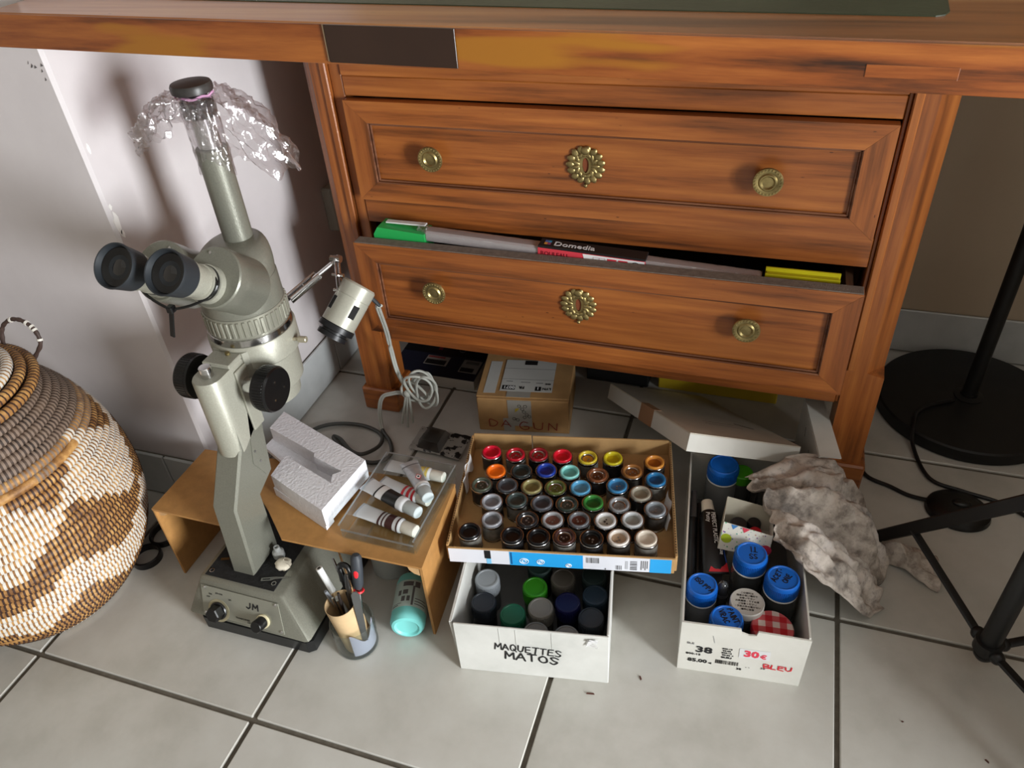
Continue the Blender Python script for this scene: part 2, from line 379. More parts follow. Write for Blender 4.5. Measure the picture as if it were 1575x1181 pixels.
for k in range(7):
    rnd = random.Random(k); y = WX - 0.006 - rnd.random() * 0.02; z = 0.655 + rnd.random() * 0.02
    build('wall_scuff', MB().prism([(0, 0), (0.004 * rnd.random() + 0.001, 0.001), (0.002, 0.0035)], -0.0002, 0.0004, plane_m((y, WY, z), (1, 0, 0), (0, 0, 1))), scuff, wall_left, smooth=0)
wall_back = struct('wall_back', MB().box(WX, 1.75, WB, 1.12, 0, 2.1), wallb_m)
shade_wall_right = struct('shade_wall_right', MB().box(1.32, 1.45, 0.09, WB, 0, 2.1).box(1.32, 1.45, -0.17, 0.09, 0, 0.43), wallb_m)  # unseen wall and low block, added to keep daylight off the right side
ceiling = struct('ceiling', MB().box(-1.45, 1.75, -1.3, 1.12, 2.101, 2.2), M('white_ceiling_paint', (226, 224, 220), 0.8))
SH = 0.089
bl = build('baseboard_left', MB().box(WX, WX + 0.003, WY, WB - 0.009, 0, SH - 0.002), grout_m); bl['kind'] = 'structure'
for a, c in ((WY - 0.0085, 1 / 3), (1 / 3, 2 / 3), (2 / 3, WB - 0.009)):
    build('skirting_tile', MB().box(WX + 0.0032, WX + 0.0085, a + 0.0015, c - 0.0015, 0.0028, SH, 0.0012), skirt_m, bl)
bf = build('baseboard_front', MB().box(-1.3, WX, WY - 0.003, WY, 0, SH - 0.002), grout_m); bf['kind'] = 'structure'
for a, c in ((-1.3, -0.996), (-0.996, -0.662), (-0.662, -0.329), (-0.329, WX + 0.003)):
    build('skirting_tile', MB().box(a + 0.0015, c - 0.0015, WY - 0.0085, WY - 0.0032, 0.0028, SH, 0.0012), skirt_m, bf)
bb = build('baseboard_back', MB().box(WX + 0.009, 1.32, WB - 0.003, WB, 0, SH - 0.002), grout_m); bb['kind'] = 'structure'
for a, c in ((WX + 0.009, -0.085), (-0.085, 0.249), (0.249, 0.582), (0.582, 0.9153), (0.9153, 1.249), (1.249, 1.32)):
    build('skirting_tile', MB().box(a + 0.0015, c - 0.0015, WB - 0.0085, WB - 0.0032, 0.0028, SH, 0.0012), skirt_m, bb)
# frame added around the unseen area light that serves as window daylight
wn = Matrix.Translation((2.30, -0.68, 0.56)) @ (Vector((0.15, 0.32, 0.28)) - Vector((2.30, -0.68, 0.56))).to_track_quat('-Z', 'Y').to_matrix().to_4x4()
mb = MB()
for b in ((-0.29, -0.252, -0.53, 0.53), (0.252, 0.29, -0.53, 0.53), (-0.252, 0.252, -0.53, -0.478), (-0.252, 0.252, 0.478, 0.53)): mb.box(*b, -0.03, 0.03, 0.004, wn)
added_win = struct('added_window_frame', mb, M('added_frame_white', (226, 226, 222), 0.4))
so = thing('wall_socket', 'grey plastic socket box on the wall in the dark gap beside the desk', 'socket', (WX, 0.767, 0.298))
sm = M('grey_socket_plastic', (150, 148, 138), 0.45)
build('box', MB().box(WX, WX + 0.022, 0.745, 0.789, 0.258, 0.338, 0.003), sm, so)
build('cover', MB().box(WX + 0.0221, WX + 0.025, 0.748, 0.786, 0.262, 0.334, 0.001), sm, so)
# ================================================================== the desk
desk = thing('desk', 'brown cherrywood desk with two panelled drawers and worn overhanging top', 'desk', (0.28, 0.6, 0))
FY = 0.583                        # front face of the legs
LX0, LX1 = -0.127, 0.688
ZT = 0.706
def leg(cx0, cx1, y0, y1, chamfer):
    """square leg with a chamfered front corner that stops above the foot"""
    mb = MB(); c = 0.023
    def ring(z, c0):
        if chamfer == 0: return [(cx0, y0, z), (cx1, y0, z), (cx1, y1, z), (cx0, y1, z)]
        if chamfer < 0: return [(cx0, y0 + c0, z), (cx0 + c0, y0, z), (cx1, y0, z), (cx1, y1, z), (cx0, y1, z)]
        return [(cx0, y0, z), (cx1 - c0, y0, z), (cx1, y0 + c0, z), (cx1, y1, z), (cx0, y1, z)]
    if chamfer == 0: mb.loft([ring(0.046, 0), ring(ZT, 0)])
    else: mb.loft([ring(0.046, 0.0005), ring(0.208, 0.0005), ring(0.213, c), ring(ZT, c)])
    return mb
for x0, x1, ch in ((LX0, -0.078, -1), (0.639, LX1, 1)):
    L = build('leg', leg(x0, x1, FY, FY + 0.055, ch), wood_z, desk, smooth=20)
    # reeded strip on the front of the leg
    xs = x1 - 0.010 if ch < 0 else x0
    build('reed', MB().box(xs, xs + 0.010, FY - 0.0035, FY - 0.0002, 0.215, ZT, 0.0015), wood_z, L)
    fx0, fx1 = (x0 - 0.008, x1 + 0.010) if ch < 0 else (x0 - 0.010, x1 + 0.008)
    build('foot', MB().box(fx0, fx1, FY - 0.007, FY + 0.062, 0.0, 0.048, 0.003), wood_x, desk)
for x0, x1 in ((LX0, -0.078), (0.639, LX1)):
    build('leg', leg(x0, x1, 0.87, 0.925, 0), wood_z, desk)
    build('foot', MB().box(x0 - 0.006, x1 + 0.006, 0.864, 0.931, 0, 0.048, 0.003), wood_x, desk)
build('side_panel', MB().box(LX0 + 0.012, LX0 + 0.026, FY + 0.056, 0.869, 0.16, ZT), wood_y, desk)
build('side_panel', MB().box(LX1 - 0.026, LX1 - 0.012, FY + 0.056, 0.869, 0.16, ZT), wood_y, desk)
build('back_panel', MB().box(-0.077, 0.638, 0.905, 0.915, 0.16, ZT), wood_x, desk)
build('bottom_board', MB().box(-0.077, 0.638, FY + 0.03, 0.904, 0.165, 0.175), wood_x, desk)
for a, b_ in ((-0.0775, -0.060), (0.634, 0.6385)):
    build('stile', MB().box(a, b_, FY + 0.004, FY + 0.025, 0.155, ZT, 0.001), wood_z, desk)
rail = lambda z0, z1, y: build('rail', MB().box(-0.0595, 0.6335, y, y + 0.022, z0, z1, 0.001), wood_x, desk)
rail(0.5845, ZT, FY + 0.001); rail(0.5575, 0.5838, FY + 0.003); rail(0.372, 0.412, FY + 0.002); rail(0.155, 0.207, FY + 0.001)
def drawer(z0, z1, yf, nm, dust=False, box=True):
    """mitred frame, bead, recessed panel, knobs and keyhole plate"""
    x0, x1 = -0.0575, 0.631; fw_ = 0.031; th = 0.014 if not dust else 0.02
    T = Matrix(((1, 0, 0, 0), (0, 0, 1, 0), (0, 1, 0, 0), (0, 0, 0, 1)))  # poly (x,z) -> world, extrude along y
    px0, px1, pz0, pz1 = x0 + fw_, x1 - fw_, z0 + fw_ * 0.87, z1 - fw_ * 0.95
    d = build(nm, MB().box(px0 - 0.002, px1 + 0.002, yf + 0.007, yf + th, pz0 - 0.002, pz1 + 0.002), wood_x, desk)
    g = 0.00025
    for poly, m in (([(x0, z0), (x1, z0), (px1, pz0), (px0, pz0)], wood_x), ([(x0, z1), (px0, pz1), (px1, pz1), (x1, z1)], wood_x),
                    ([(x0, z0 + g), (px0, pz0 + g), (px0, pz1 - g), (x0, z1 - g)], wood_z), ([(x1, z0 + g), (x1, z1 - g), (px1, pz1 - g), (px1, pz0 + g)], wood_z)):
        build('frame_member', MB().prism(poly, yf, yf + th, T), m, d, smooth=0)
    mb = MB()
    for k, (dy, w) in enumerate(((0.002, 0.0022), (0.0045, 0.0022))):
        o0 = k * 0.0028; a0, a1, b0, b1 = px0 + o0, px1 - o0, pz0 + o0, pz1 - o0
        path = [(a0, yf + dy, b0), (a1, yf + dy, b0), (a1, yf + dy, b1), (a0, yf + dy, b1)]
        for i in range(4):
            p, q = Vector(path[i]), Vector(path[(i + 1) % 4]); mb.cyl(p, q, w * 0.72, 8)
    build('moulding', mb, wood('dark_bead_wood', 'x', (62, 34, 22), (110, 66, 42), (150, 104, 76)), d)
    for kx in (0.065, 0.5015):
        kz = (z0 + z1) / 2 + (0.0 if not dust else 0.013)
        kb = MB().lathe([(0.006, 0), (0.0055, 0.010), (0.009, 0.0125), (0.0165, 0.014), (0.0178, 0.016), (0.0172, 0.0182), (0.0135, 0.0186), (0.0112, 0.0176), (0.0095, 0.0194), (0.0085, 0.0194), (0.0065, 0.0172), (0.0001, 0.0178)], 40, axis_m((kx, yf + 0.007, kz), (kx, yf - 1, kz)))
        for k in range(24):
            a = 2 * math.pi * k / 24; kb.ball((kx + 0.0153 * math.cos(a), yf + 0.007 - 0.0187, kz + 0.0153 * math.sin(a)), 0.0013, 4, (1, 0.7, 1))
        build('knob', kb, brass, d)
    # keyhole plate: pierced wreath of leaves
    ez = (z0 + z1) / 2 + (0.0 if not dust else 0.012); ex = 0.276; ey = yf + 0.007; e = MB(); n = 26
    inner = [(0.0042 * math.cos(2 * math.pi * k / n), 0.009 * math.sin(2 * math.pi * k / n) * (1.0 if math.sin(2 * math.pi * k / n) > 0 else 1.25) + 0.001) for k in range(n)]
    outer = [((0.0225 + 0.0016 * math.sin(k * 5)) * math.cos(2 * math.pi * k / n), (0.0225 + 0.0016 * math.cos(k * 4)) * math.sin(2 * math.pi * k / n)) for k in range(n)]
    rings = [[(ex + p[0], ey, ez + p[1]) for p in inner], [(ex + p[0], ey - 0.0022, ez + p[1]) for p in inner], [(ex + p[0] * 0.9, ey - 0.0030, ez + p[1] * 0.9) for p in outer], [(ex + p[0], ey, ez + p[1]) for p in outer]]
    e.loft(rings, None, False)
    rnd = random.Random(5)
    for k in range(15):
        a = 2 * math.pi * k / 15 + 0.2
        T2 = Matrix.Translation((ex + 0.0205 * math.cos(a), ey - 0.0022, ez + 0.0205 * math.sin(a))) @ Matrix.Rotation(-a + rnd.uniform(-.5, .5), 4, 'Y') @ Matrix.Diagonal((0.0058, 0.0022, 0.0044, 1))
        e.lathe([(max(1e-4, math.sin(math.pi * i / 6)), -math.cos(math.pi * i / 6)) for i in range(7)], 10, T2)
        a += 0.2
        T2 = Matrix.Translation((ex + 0.0128 * math.cos(a), ey - 0.003, ez + 0.0140 * math.sin(a))) @ Matrix.Rotation(-a * 2, 4, 'Y') @ Matrix.Diagonal((0.0058, 0.0016, 0.0026, 1))
        e.lathe([(max(1e-4, math.sin(math.pi * i / 6)), -math.cos(math.pi * i / 6)) for i in range(7)], 8, T2)
    e.ball((ex, ey - 0.003, ez + 0.0195), 0.0064, 8, (1, 0.5, 0.9)); e.ball((ex, ey - 0.002, ez - 0.0275), 0.0028, 6)
    build('escutcheon', e, brass, d)
    build('keyhole', MB().prism([(p[0] * 0.95, p[1] * 0.95) for p in inner], 0, 0.0004, plane_m((ex, ey - 0.0001, ez), (1, 0, 0), (0, 0, 1))), M('keyhole_shadow_wood', (120, 62, 34), 0.7), d, smooth=0)
    mb = MB()
    for sx in (-0.045, 0.612): mb.box(sx, sx + 0.009, yf + th, 0.86, z0 + 0.012, z1 - 0.012)
    mb.box(-0.036, 0.612, yf + th, 0.86, z0 + 0.012, z0 + 0.020); mb.box(-0.036, 0.612, 0.852, 0.86, z0 + 0.0201, z1 - 0.02)
    build('drawer_box', mb, wood('drawer_oak', 'y', (60, 38, 22), (98, 66, 40), (120, 86, 56), 0.7, 0.0), d, smooth=0)
    if dust:
        build('dust', MB().box(x0 + 0.0008, x1 - 0.0008, yf + 0.0012, yf + th - 0.0005, z1 - 0.0004, z1 + 0.0009, 0.0005), M('grey_dust', (118, 108, 98), 0.95, var=0.2, vs=120, bs=0.6, bscale=500), d)
    return d
drawer(0.4135, 0.5555, 0.573, 'drawer')
d2 = drawer(0.213, 0.3665, 0.527, 'drawer', dust=True)
d2['label'] = 'lower drawer pulled open, dusty top edge'
# desktop: a long board turned a few degrees against the drawers
DT = trs((-0.2345, 0.2509, 0), R(-3.16))
dt = build('desktop', MB().box(0, 1.035, 0.0006, 0.69, 0.7065, 0.738, 0.002, DT), wood_top, desk)
build('edge_band', MB().box(0.0, 1.035, -0.0012, 0.0005, 0.7068, 0.7372, 0.0004, DT), edge_wood, dt)
build('repair_patch', MB().box(0.3855, 0.5005, -0.0030, -0.0013, 0.7085, 0.7374, 0.0002, DT), M('dark_brown_veneer', (42, 26, 18), 0.35, var=0.25, vs=12, coat=0.2), dt)
build('splinter', MB().box(0.3835, 0.3850, -0.0026, -0.0013, 0.709, 0.7375, 0.0003, DT), M('raw_pale_wood', (128, 108, 84), 0.8), dt)
ins = [(0.12, 0.064), (0.828, 0.060), (0.834, 0.064), (0.837, 0.073), (0.836, 0.62), (0.12, 0.62)]
build('leather_inset', MB().prism(ins, 0.738, 0.7388, DT), M('dark_green_leather', (62, 70, 52), 0.42, var=0.25, vs=14, bs=0.3, bscale=120), dt, smooth=0)
build('corner_tenon', MB().box(0.790, 0.844, -0.0016, -0.0011, 0.7155, 0.7235, 0.0002, DT), edge_wood, dt)
# ================================================================== microscope
mic = thing('microscope', 'grey stereo microscope with twin eyepieces standing on a boxy base', 'microscope', (-0.06, 0.2, 0))
MX = -0.082
def frustum(x0, x1, y0, y1, z0, X0, X1, Y0, Y1, z1, c=0.006):
    def ring(a0, a1, b0, b1, z, c): return [(a0 + c, b0, z), (a1 - c, b0, z), (a1 - c * .3, b0 + c * .3, z), (a1, b0 + c, z), (a1, b1 - c, z), (a1 - c, b1, z), (a0 + c, b1, z), (a0, b1 - c, z), (a0, b0 + c, z), (a0 + c * .3, b0 + c * .3, z)]
    h = (z1 - z0); t = 0.96
    mid = lambda a, A, k: a + (A - a) * k
    return MB().loft([ring(x0 + .003, x1 - .003, y0 + .003, y1 - .003, z0, c), ring(x0, x1, y0, y1, z0 + .003, c),
                      ring(mid(x0, X0, t), mid(x1, X1, t), mid(y0, Y0, t), mid(y1, Y1, t), mid(z0, z1, t), c), ring(X0 + .003, X1 - .003, Y0 + .003, Y1 - .003, z1, c * .6)])
base = build('base', frustum(-0.157, 0.028, 0.099, 0.325, 0.024, -0.1395, -0.0125, 0.1225, 0.315, 0.0765), hammer, mic, smooth=30)
build('foot_plate', MB().prism([(-0.140, 0.103), (-0.133, 0.0975), (0.022, 0.0995), (0.030, 0.106), (0.028, 0.31), (-0.14, 0.31)], 0.003, 0.0238), M('black_steel_plate', (24, 25, 26), 0.35), base)
for fx, fy in ((-0.12, 0.115), (0.01, 0.115), (-0.12, 0.295), (0.01, 0.295)):
    build('rubber_foot', MB().cyl((fx, fy, 0), (fx, fy, 0.0029), 0.008, 14), rubber, base)
build('mat', MB().box(-0.1335, -0.0275, 0.128, 0.308, 0.0766, 0.0775, 0.0004), M('black_crinkle_mat', (20, 20, 21), 0.7, var=0.5, vs=160, bs=0.9, bscale=350), base)
for sx, sy in ((-0.127, 0.1355), (-0.0335, 0.1385)):
    build('screw', MB().lathe([(0.0024, 0), (0.0034, 0), (0.0034, 0.001), (0.0024, 0.001)], 16, Matrix.Translation((sx, sy, 0.0776)), False), chrome, base)
lb = label_quad('name_plate', trs((-0.121, 0.157, 0.0776), R(20)), -0.006, 0.006, -0.002, 0.002, chrome, base)
# sloping control panel
PN = plane_m((-0.157, 0.0990, 0.0270), (1, 0, 0), (0, 0.0225, 0.0495))
PV = Vector((0, 0.0225, 0.0495)).normalized()
def pn(x, h, d=0.0): return PN @ Vector((x, h, d))
pl = build('control_panel', MB().prism([(0.026, 0.004), (0.150, 0.004), (0.140, 0.046), (0.0225, 0.046)], 0.0003, 0.0014, PN), M('brushed_panel', (150, 150, 138), 0.35, 0.5, var=0.06), base, smooth=0)
for sx, sh in ((0.0285, 0.0435), (0.1365, 0.0435), (0.146, 0.007), (0.030, 0.007)):
    build('panel_screw', MB().cyl(pn(sx, sh, 0.0014), pn(sx, sh, 0.0028), 0.0021, 12, bev=0.0005), chrome, base)
k1 = MB(); A, B = pn(0.050, 0.014, 0.0012), pn(0.050, 0.014, 0.015)
k1.lathe([(0.0125, 0), (0.0128, 0.002), (0.0118, 0.0035)], 24, axis_m(A, B))
k1.lathe([(0.0112, 0.0035), (0.0104, 0.014), (0.0092, 0.0155)], 6, axis_m(A, B)); build('rotary_switch', k1, black_pl, base, smooth=25)
build('dial_ring', MB().lathe([(0.0165, 0), (0.0165, 0.0004), (0.0125, 0.0004)], 28, axis_m(pn(0.050, 0.014, 0.0014), B), False), M('worn_silver_ring', (176, 168, 140), 0.4, 0.6), base)
A, B = pn(0.1185, 0.016, 0.0012), pn(0.1185, 0.016, 0.016)
build('collar', MB().lathe([(0.0098, 0), (0.0098, 0.0025), (0.0085, 0.003)], 24, axis_m(A, B)), M('ivory_plastic', (206, 196, 162), 0.45), base)
build('dimmer_knob', MB().lathe([(0.0082, 0.003), (0.0082, 0.016), (0.0072, 0.0175), (0.0001, 0.0175)], 24, axis_m(A, B)), black_pl, base)
hand('lettering', 'JM', 0.0080, 0.0082, 0.0019, ink_k, base, PN @ Matrix.Translation((0.0925, 0.0285, 0.0015)), 0.22, 0.0)
for s_, x_, y_ in (('OFF', 0.031, 0.0300), ('DIA', 0.0345, 0.0345), ('EPI+DIA', 0.045, 0.0375), ('EPI', 0.0655, 0.0325), ('TRANSFORMER', 0.076, 0.0095), ('220 V', 0.094, 0.0065)):
    text('lettering', s_, 0.0032, ink_k, base, PN @ Matrix.Translation((x_, y_, 0.0015)))
# column, focusing block
YZ = Matrix(((0, 0, 1, 0), (1, 0, 0, 0), (0, 1, 0, 0), (0, 0, 0, 1)))   # poly (y,z), extruded along x
prof = [(0.143, 0.0775), (0.153, 0.190), (0.195, 0.254), (0.198, 0.30), (0.244, 0.30), (0.247, 0.255), (0.236, 0.186), (0.203, 0.172), (0.200, 0.0775)]
def bev_prism(poly, x0, x1, b):
    c = (sum(p[0] for p in poly) / len(poly), sum(p[1] for p in poly) / len(poly))
    def sh(k): 
        out = []; n = len(poly)
        for i in range(n):
            p, q, r_ = Vector(poly[i - 1]), Vector(poly[i]), Vector(poly[(i + 1) % n])
            d1, d2 = (q - p).normalized(), (r_ - q).normalized()
            n1, n2 = Vector((-d1.y, d1.x)), Vector((-d2.y, d2.x)); m_ = (n1 + n2); m_ /= max(0.4, m_.length_squared / 2) if m_.length > 0 else 1
            out.append(q + m_ * k)
        return out
    area2 = sum(poly[i - 1][0] * poly[i][1] - poly[i][0] * poly[i - 1][1] for i in range(len(poly)))
    s_ = 1 if area2 > 0 else -1
    rings = []
    for k, x in ((b, x0), (0, x0 + b), (0, x1 - b), (b, x1)):
        rings.append([(x, p[0], p[1]) for p in sh(k * s_)])
    return MB().loft(rings)
col = build('column', bev_prism(prof, -0.100, -0.0645, 0.0028), hammer, mic, smooth=30)
build('side_plate', MB().prism([(0.207, 0.222), (0.222, 0.190), (0.232, 0.205), (0.238, 0.29), (0.226, 0.29)], -0.0644, -0.0635, YZ), hammer, col, smooth=0)
for yy, zz in ((0.2155, 0.236), (0.2195, 0.216)):
    build('screw', MB().cyl((-0.0635, yy, zz), (-0.0622, yy, zz), 0.0016, 10), chrome, col)
arc = [(MX + 0.0185 * math.cos(a), 0.2055 + 0.0185 * math.sin(a)) for a in [math.pi + math.pi * k / 16 for k in range(17)]]
hs = [*arc, (MX + 0.0185, 0.247), (MX - 0.0185, 0.247)]
def cut(x, y): return 0.247 + max(0, (y - 0.198)) * 0.55
fb = MB().loft([[(x, y, cut(x, y)) for x, y in hs], [(x, y, 0.3565) for x, y in hs], [(MX + (x - MX) * .95, 0.215 + (y - 0.215) * .96, 0.3585) for x, y in hs]])
foc = build('focus_block', fb, hammer_l, mic, smooth=30)
build('lock_button', MB().cyl((MX, 0.206, 0.3586), (MX, 0.206, 0.3725), 0.0075, 20, bev=0.001), chrome, foc)
build('slide_rail', MB().box(-0.0634, -0.060, 0.226, 0.247, 0.262, 0.352, 0.001), hammer_l, foc)
# arm carrying the head ring
arm = MB().loft([[(MX - 0.020, 0.2475, z), (MX + 0.020, 0.2475, z), (MX + 0.038, 0.272, z), (MX + 0.040, 0.30, z), (MX - 0.040, 0.30, z), (MX - 0.038, 0.272, z)] for z in (0.300, 0.3645)])
arm.box(MX - 0.019, MX + 0.019, 0.2225, 0.2475, 0.3586, 0.3645, 0.001)
armo = build('head_arm', arm, hammer_l, mic, smooth=30)
build('small_screw', MB().cyl((MX + 0.004, 0.243, 0.3646), (MX + 0.004, 0.243, 0.3675), 0.003, 12), brass, armo)
HC = (MX, 0.301)
def hl(pr, n=48): return MB().lathe(pr, n, Matrix.Translation((HC[0], HC[1], 0)))
collar = build('ring_collar', hl([(0.0505, 0.335), (0.0535, 0.338), (0.0535, 0.3665), (0.052, 0.3688)]), hammer_l, mic)
build('barrel', hl([(0.034, 0.262), (0.0375, 0.264), (0.0395, 0.288), (0.0465, 0.2895), (0.0475, 0.3345)]), hammer_l, mic)
build('thumb_screw', MB().cyl((MX + 0.052, 0.305, 0.3525), (MX + 0.060, 0.306, 0.3525), 0.0022, 10).cyl((MX + 0.060, 0.306, 0.3525), (MX + 0.071, 0.3075, 0.3525), 0.0042, 14, bev=0.0008), M('ivory_metal', (186, 178, 156), 0.35, 0.6), collar)
build('scale_ring', hl([(0.0512, 0.3690), (0.0512, 0.3775), (0.0500, 0.3782)]), chrome, mic)
zr = hl([(0.0490, 0.3784), (0.0497, 0.380), (0.0497, 0.4035), (0.0488, 0.405)])
for k in range(44):
    a = 2 * math.pi * k / 44
    zr.box(0.0490, 0.0511, -0.0021, 0.0021, 0.3815, 0.4025, 0.0006, Matrix.Translation((HC[0], HC[1], 0)) @ rotz(a))
build('zoom_ring', zr, M('grey_ribbed_metal', (150, 149, 136), 0.35, 0.45), mic, smooth=30)
hd = hl([(0.0484, 0.4052), (0.0488, 0.408), (0.0484, 0.438), (0.0475, 0.4405)])
head = build('head', hd, hammer, mic)
dome = MB()
rings = []
for k in range(9):
    t = k / 8; r_ = 0.0472 * math.cos(t * 1.05) ; z = 0.4406 + 0.0365 * math.sin(t * math.pi / 2); cy = HC[1] + 0.024 * t ** 1.2
    rings.append([(MX + r_ * math.cos(2 * math.pi * i / 40), cy + r_ * math.sin(2 * math.pi * i / 40), z) for i in range(40)])
dome.loft(rings); dm = build('head_cover', dome, hammer, mic)
# tilted prism housings, eyepieces
ED = Vector((0, -math.cos(R(41)), math.sin(R(41))))
def ey(x, d, y0=0.2295, z0=0.4815): return Vector((x, y0, z0)) + ED * d
def alathe(p, q, pr, n=40): return MB().lathe(pr, n, axis_m(p, q))
cap_m = M('black_eyepiece_rim', (14, 14, 15), 0.25)
for sx in (1, -1):
    hx = MX + sx * 0.0345; exx = MX + sx * 0.0315
    ho = build('prism_housing', alathe(ey(hx, -0.062), ey(hx, 0), [(0.030, 0), (0.0335, 0.006), (0.0335, 0.040), (0.0342, 0.041), (0.0342, 0.060), (0.0328, 0.0618), (0.0001, 0.0618)]), hammer, mic)
    # flat cheek where the housing meets the head
    build('cover_screw', MB().cyl(ey(hx, 0.0) + Vector((-sx * 0.008, 0.017, 0.0195)), ey(hx, 0.0012) + Vector((-sx * 0.008, 0.017, 0.0195)), 0.0018, 10), chrome, ho)
    off = Vector((0, -0.0058, -0.0066))
    e0 = ey(exx, -0.002) + off
    tb = build('eyepiece_tube', alathe(e0, e0 + ED, [(0.0212, 0), (0.0212, 0.010), (0.0192, 0.0105), (0.0192, 0.020), (0.0178, 0.0205), (0.0182, 0.036), (0.0195, 0.0365), (0.0195, 0.044)]), hammer_l, mic)
    build('tube_ring', alathe(e0 + ED * 0.0104, e0 + ED, [(0.0196, 0), (0.0196, 0.003)]), black_pl, tb)
    c0 = e0 + ED * 0.0435
    ec = build('eyecup', alathe(c0, c0 + ED, [(0.0205, 0), (0.0215, 0.001), (0.0235, 0.022), (0.0243, 0.0255), (0.0238, 0.0275), (0.0226, 0.0272), (0.0214, 0.0235), (0.0206, 0.0190)], 44), rubber, mic)
    build('eye_lens', alathe(c0 + ED * 0.0150, c0 + ED, [(0.0186, 0), (0.0186, 0.0018), (0.012, 0.0034), (0.0115, 0.0032), (0.006, 0.0046), (0.0001, 0.005)]), glass_dark, ec)
    build('lens_ring', alathe(c0 + ED * 0.0165, c0 + ED, [(0.0204, 0.0), (0.0202, 0.0045), (0.0130, 0.0026), (0.0130, 0.0003)], 40), cap_m, ec)
br = MB(); p0 = ey(MX, -0.006) + Vector((0, -0.0105, -0.020))
br.box(-0.030, 0.030, -0.010, 0.012, -0.003, 0.003, 0.002, plane_m(p0, (1, 0, 0), ED)); build('eyepiece_bridge', br, hammer_l, mic)
zt = MB(); q = ey(MX, 0.014) + Vector((0, -0.0066, -0.0075)); side = Vector((0, math.sin(R(41)), math.cos(R(41))))
pts = []
for k in range(40):
    a = 2 * math.pi * k / 40; pts.append(q + Vector((1, 0, 0)) * (0.052 * math.cos(a)) + side * (0.0215 * math.sin(a) - (0.010 * (1 - abs(math.cos(a))) if math.sin(a) < 0 else 0)))
zt.tube(pts, 0.0016, 6, closed=True)
zb = q - side * 0.031; zt.box(-0.004, 0.004, -0.004, 0.004, -0.004, 0.004, 0.001, Matrix.Translation(zb))
zt.box(-0.0029, 0.0029, -0.0010, 0.0010, -0.040, -0.003, 0.0006, Matrix.Translation(zb) @ Matrix.Rotation(R(19), 4, 'Y')); build('cable_tie', zt, black_pl, mic)
# camera tube
TX, TY = MX, 0.3265
tb = build('photo_tube', MB().lathe([(0.0172, 0.466), (0.0172, 0.5845), (0.0160, 0.5855)], 40, Matrix.Translation((TX, TY, 0))), hammer, mic)
build('tube_sleeve', MB().lathe([(0.0128, 0.5856), (0.0128, 0.619)], 36, Matrix.Translation((TX, TY, 0))), chrome, tb)
build('tube_collar', MB().lathe([(0.0165, 0.6192), (0.0175, 0.621), (0.0175, 0.636), (0.0130, 0.638), (0.0130, 0.6445)], 36, Matrix.Translation((TX, TY, 0))), black_pl, tb)
build('tube_cap', MB().lathe([(0.0195, 0.6447), (0.0215, 0.646), (0.0218, 0.652), (0.0205, 0.6545), (0.012, 0.6556), (0.0001, 0.6558)], 40, Matrix.Translation((TX, TY - 0.001, 0))), M('worn_black_cap', (52, 50, 48), 0.38, var=0.3, vs=50), tb)
# focus knobs
for s in (1, -1):
    kx = lambda d: MX + s * d
    build('knob_shaft', MB().cyl((kx(0.0192 if s < 0 else 0.0192), 0.238, 0.326), (kx(0.043), 0.238, 0.326), 0.0105, 24), chrome, mic)
    kn = MB().lathe([(0.0245, 0), (0.0275, 0.0015), (0.0278, 0.004), (0.0278, 0.019), (0.0262, 0.0215), (0.0001, 0.0218)], 48, axis_m((kx(0.0432), 0.238, 0.326), (kx(1), 0.238, 0.326)))
    for k in range(48):
        a = 2 * math.pi * k / 48; kn.box(0.0272, 0.0284, -0.0009, 0.0009, 0.005, 0.018, 0.0003, axis_m((kx(0.0432), 0.238, 0.326), (kx(1), 0.238, 0.326)) @ rotz(a))
    ko = build('focus_knob', kn, M('black_knob', (15, 15, 16), 0.28), mic, smooth=30)
    for k in range(3):
        a = R(100 + 120 * k); build('screw', MB().cyl((kx(0.0649), 0.238 + 0.013 * math.cos(a), 0.326 + 0.013 * math.sin(a)), (kx(0.0658), 0.238 + 0.013 * math.cos(a), 0.326 + 0.013 * math.sin(a)), 0.0014, 8), chrome, ko)
# spot lamp on a jointed arm
J0, J1, J2, J3 = Vector((-0.0475, 0.342, 0.385)), Vector((-0.0295, 0.386, 0.396)), Vector((-0.0100, 0.4062, 0.4095)), Vector((-0.0010, 0.386, 0.378))
am = MB()
for off in (-0.0045, 0.0045):
    d = (J1 - J0).normalized(); sd = d.cross(Vector((0, 0, 1))).normalized()
    am.tube([J0 + sd * off, J1 + sd * off], 0.0018, 8, flat=3.0)
am.cyl(J1 - d * 0.008, J1 + (J2 - J1) * 1.0, 0.0029, 10)
for p in (J0 + (J1 - J0) * 0.55, J1): am.cyl(p - Vector((0.004, -0.002, 0)) * 1.6, p + Vector((0.004, -0.002, 0)) * 1.6, 0.0022, 10)
for off in (-0.0042, 0.0042): am.tube([J2 + Vector((0, 0.002 + off, 0.004)), J3 + Vector((0, off, -0.003))], 0.0014, 8, flat=4.0)
am.cyl(J2 + Vector((-0.007, 0, 0.002)), J2 + Vector((0.007, 0, 0.002)), 0.0048, 14)
for p in (J2 * .5 + J3 * .5, J3): am.cyl(p - Vector((0.008, 0, 0)), p + Vector((0.008, 0, 0)), 0.0028, 10)
build('lamp_arm', am, chrome, mic)
L0, L1 = Vector((0.0225, 0.399, 0.3815)), Vector((-0.0035, 0.3475, 0.3305))
LD = (L1 - L0).normalized(); LL = (L1 - L0).length
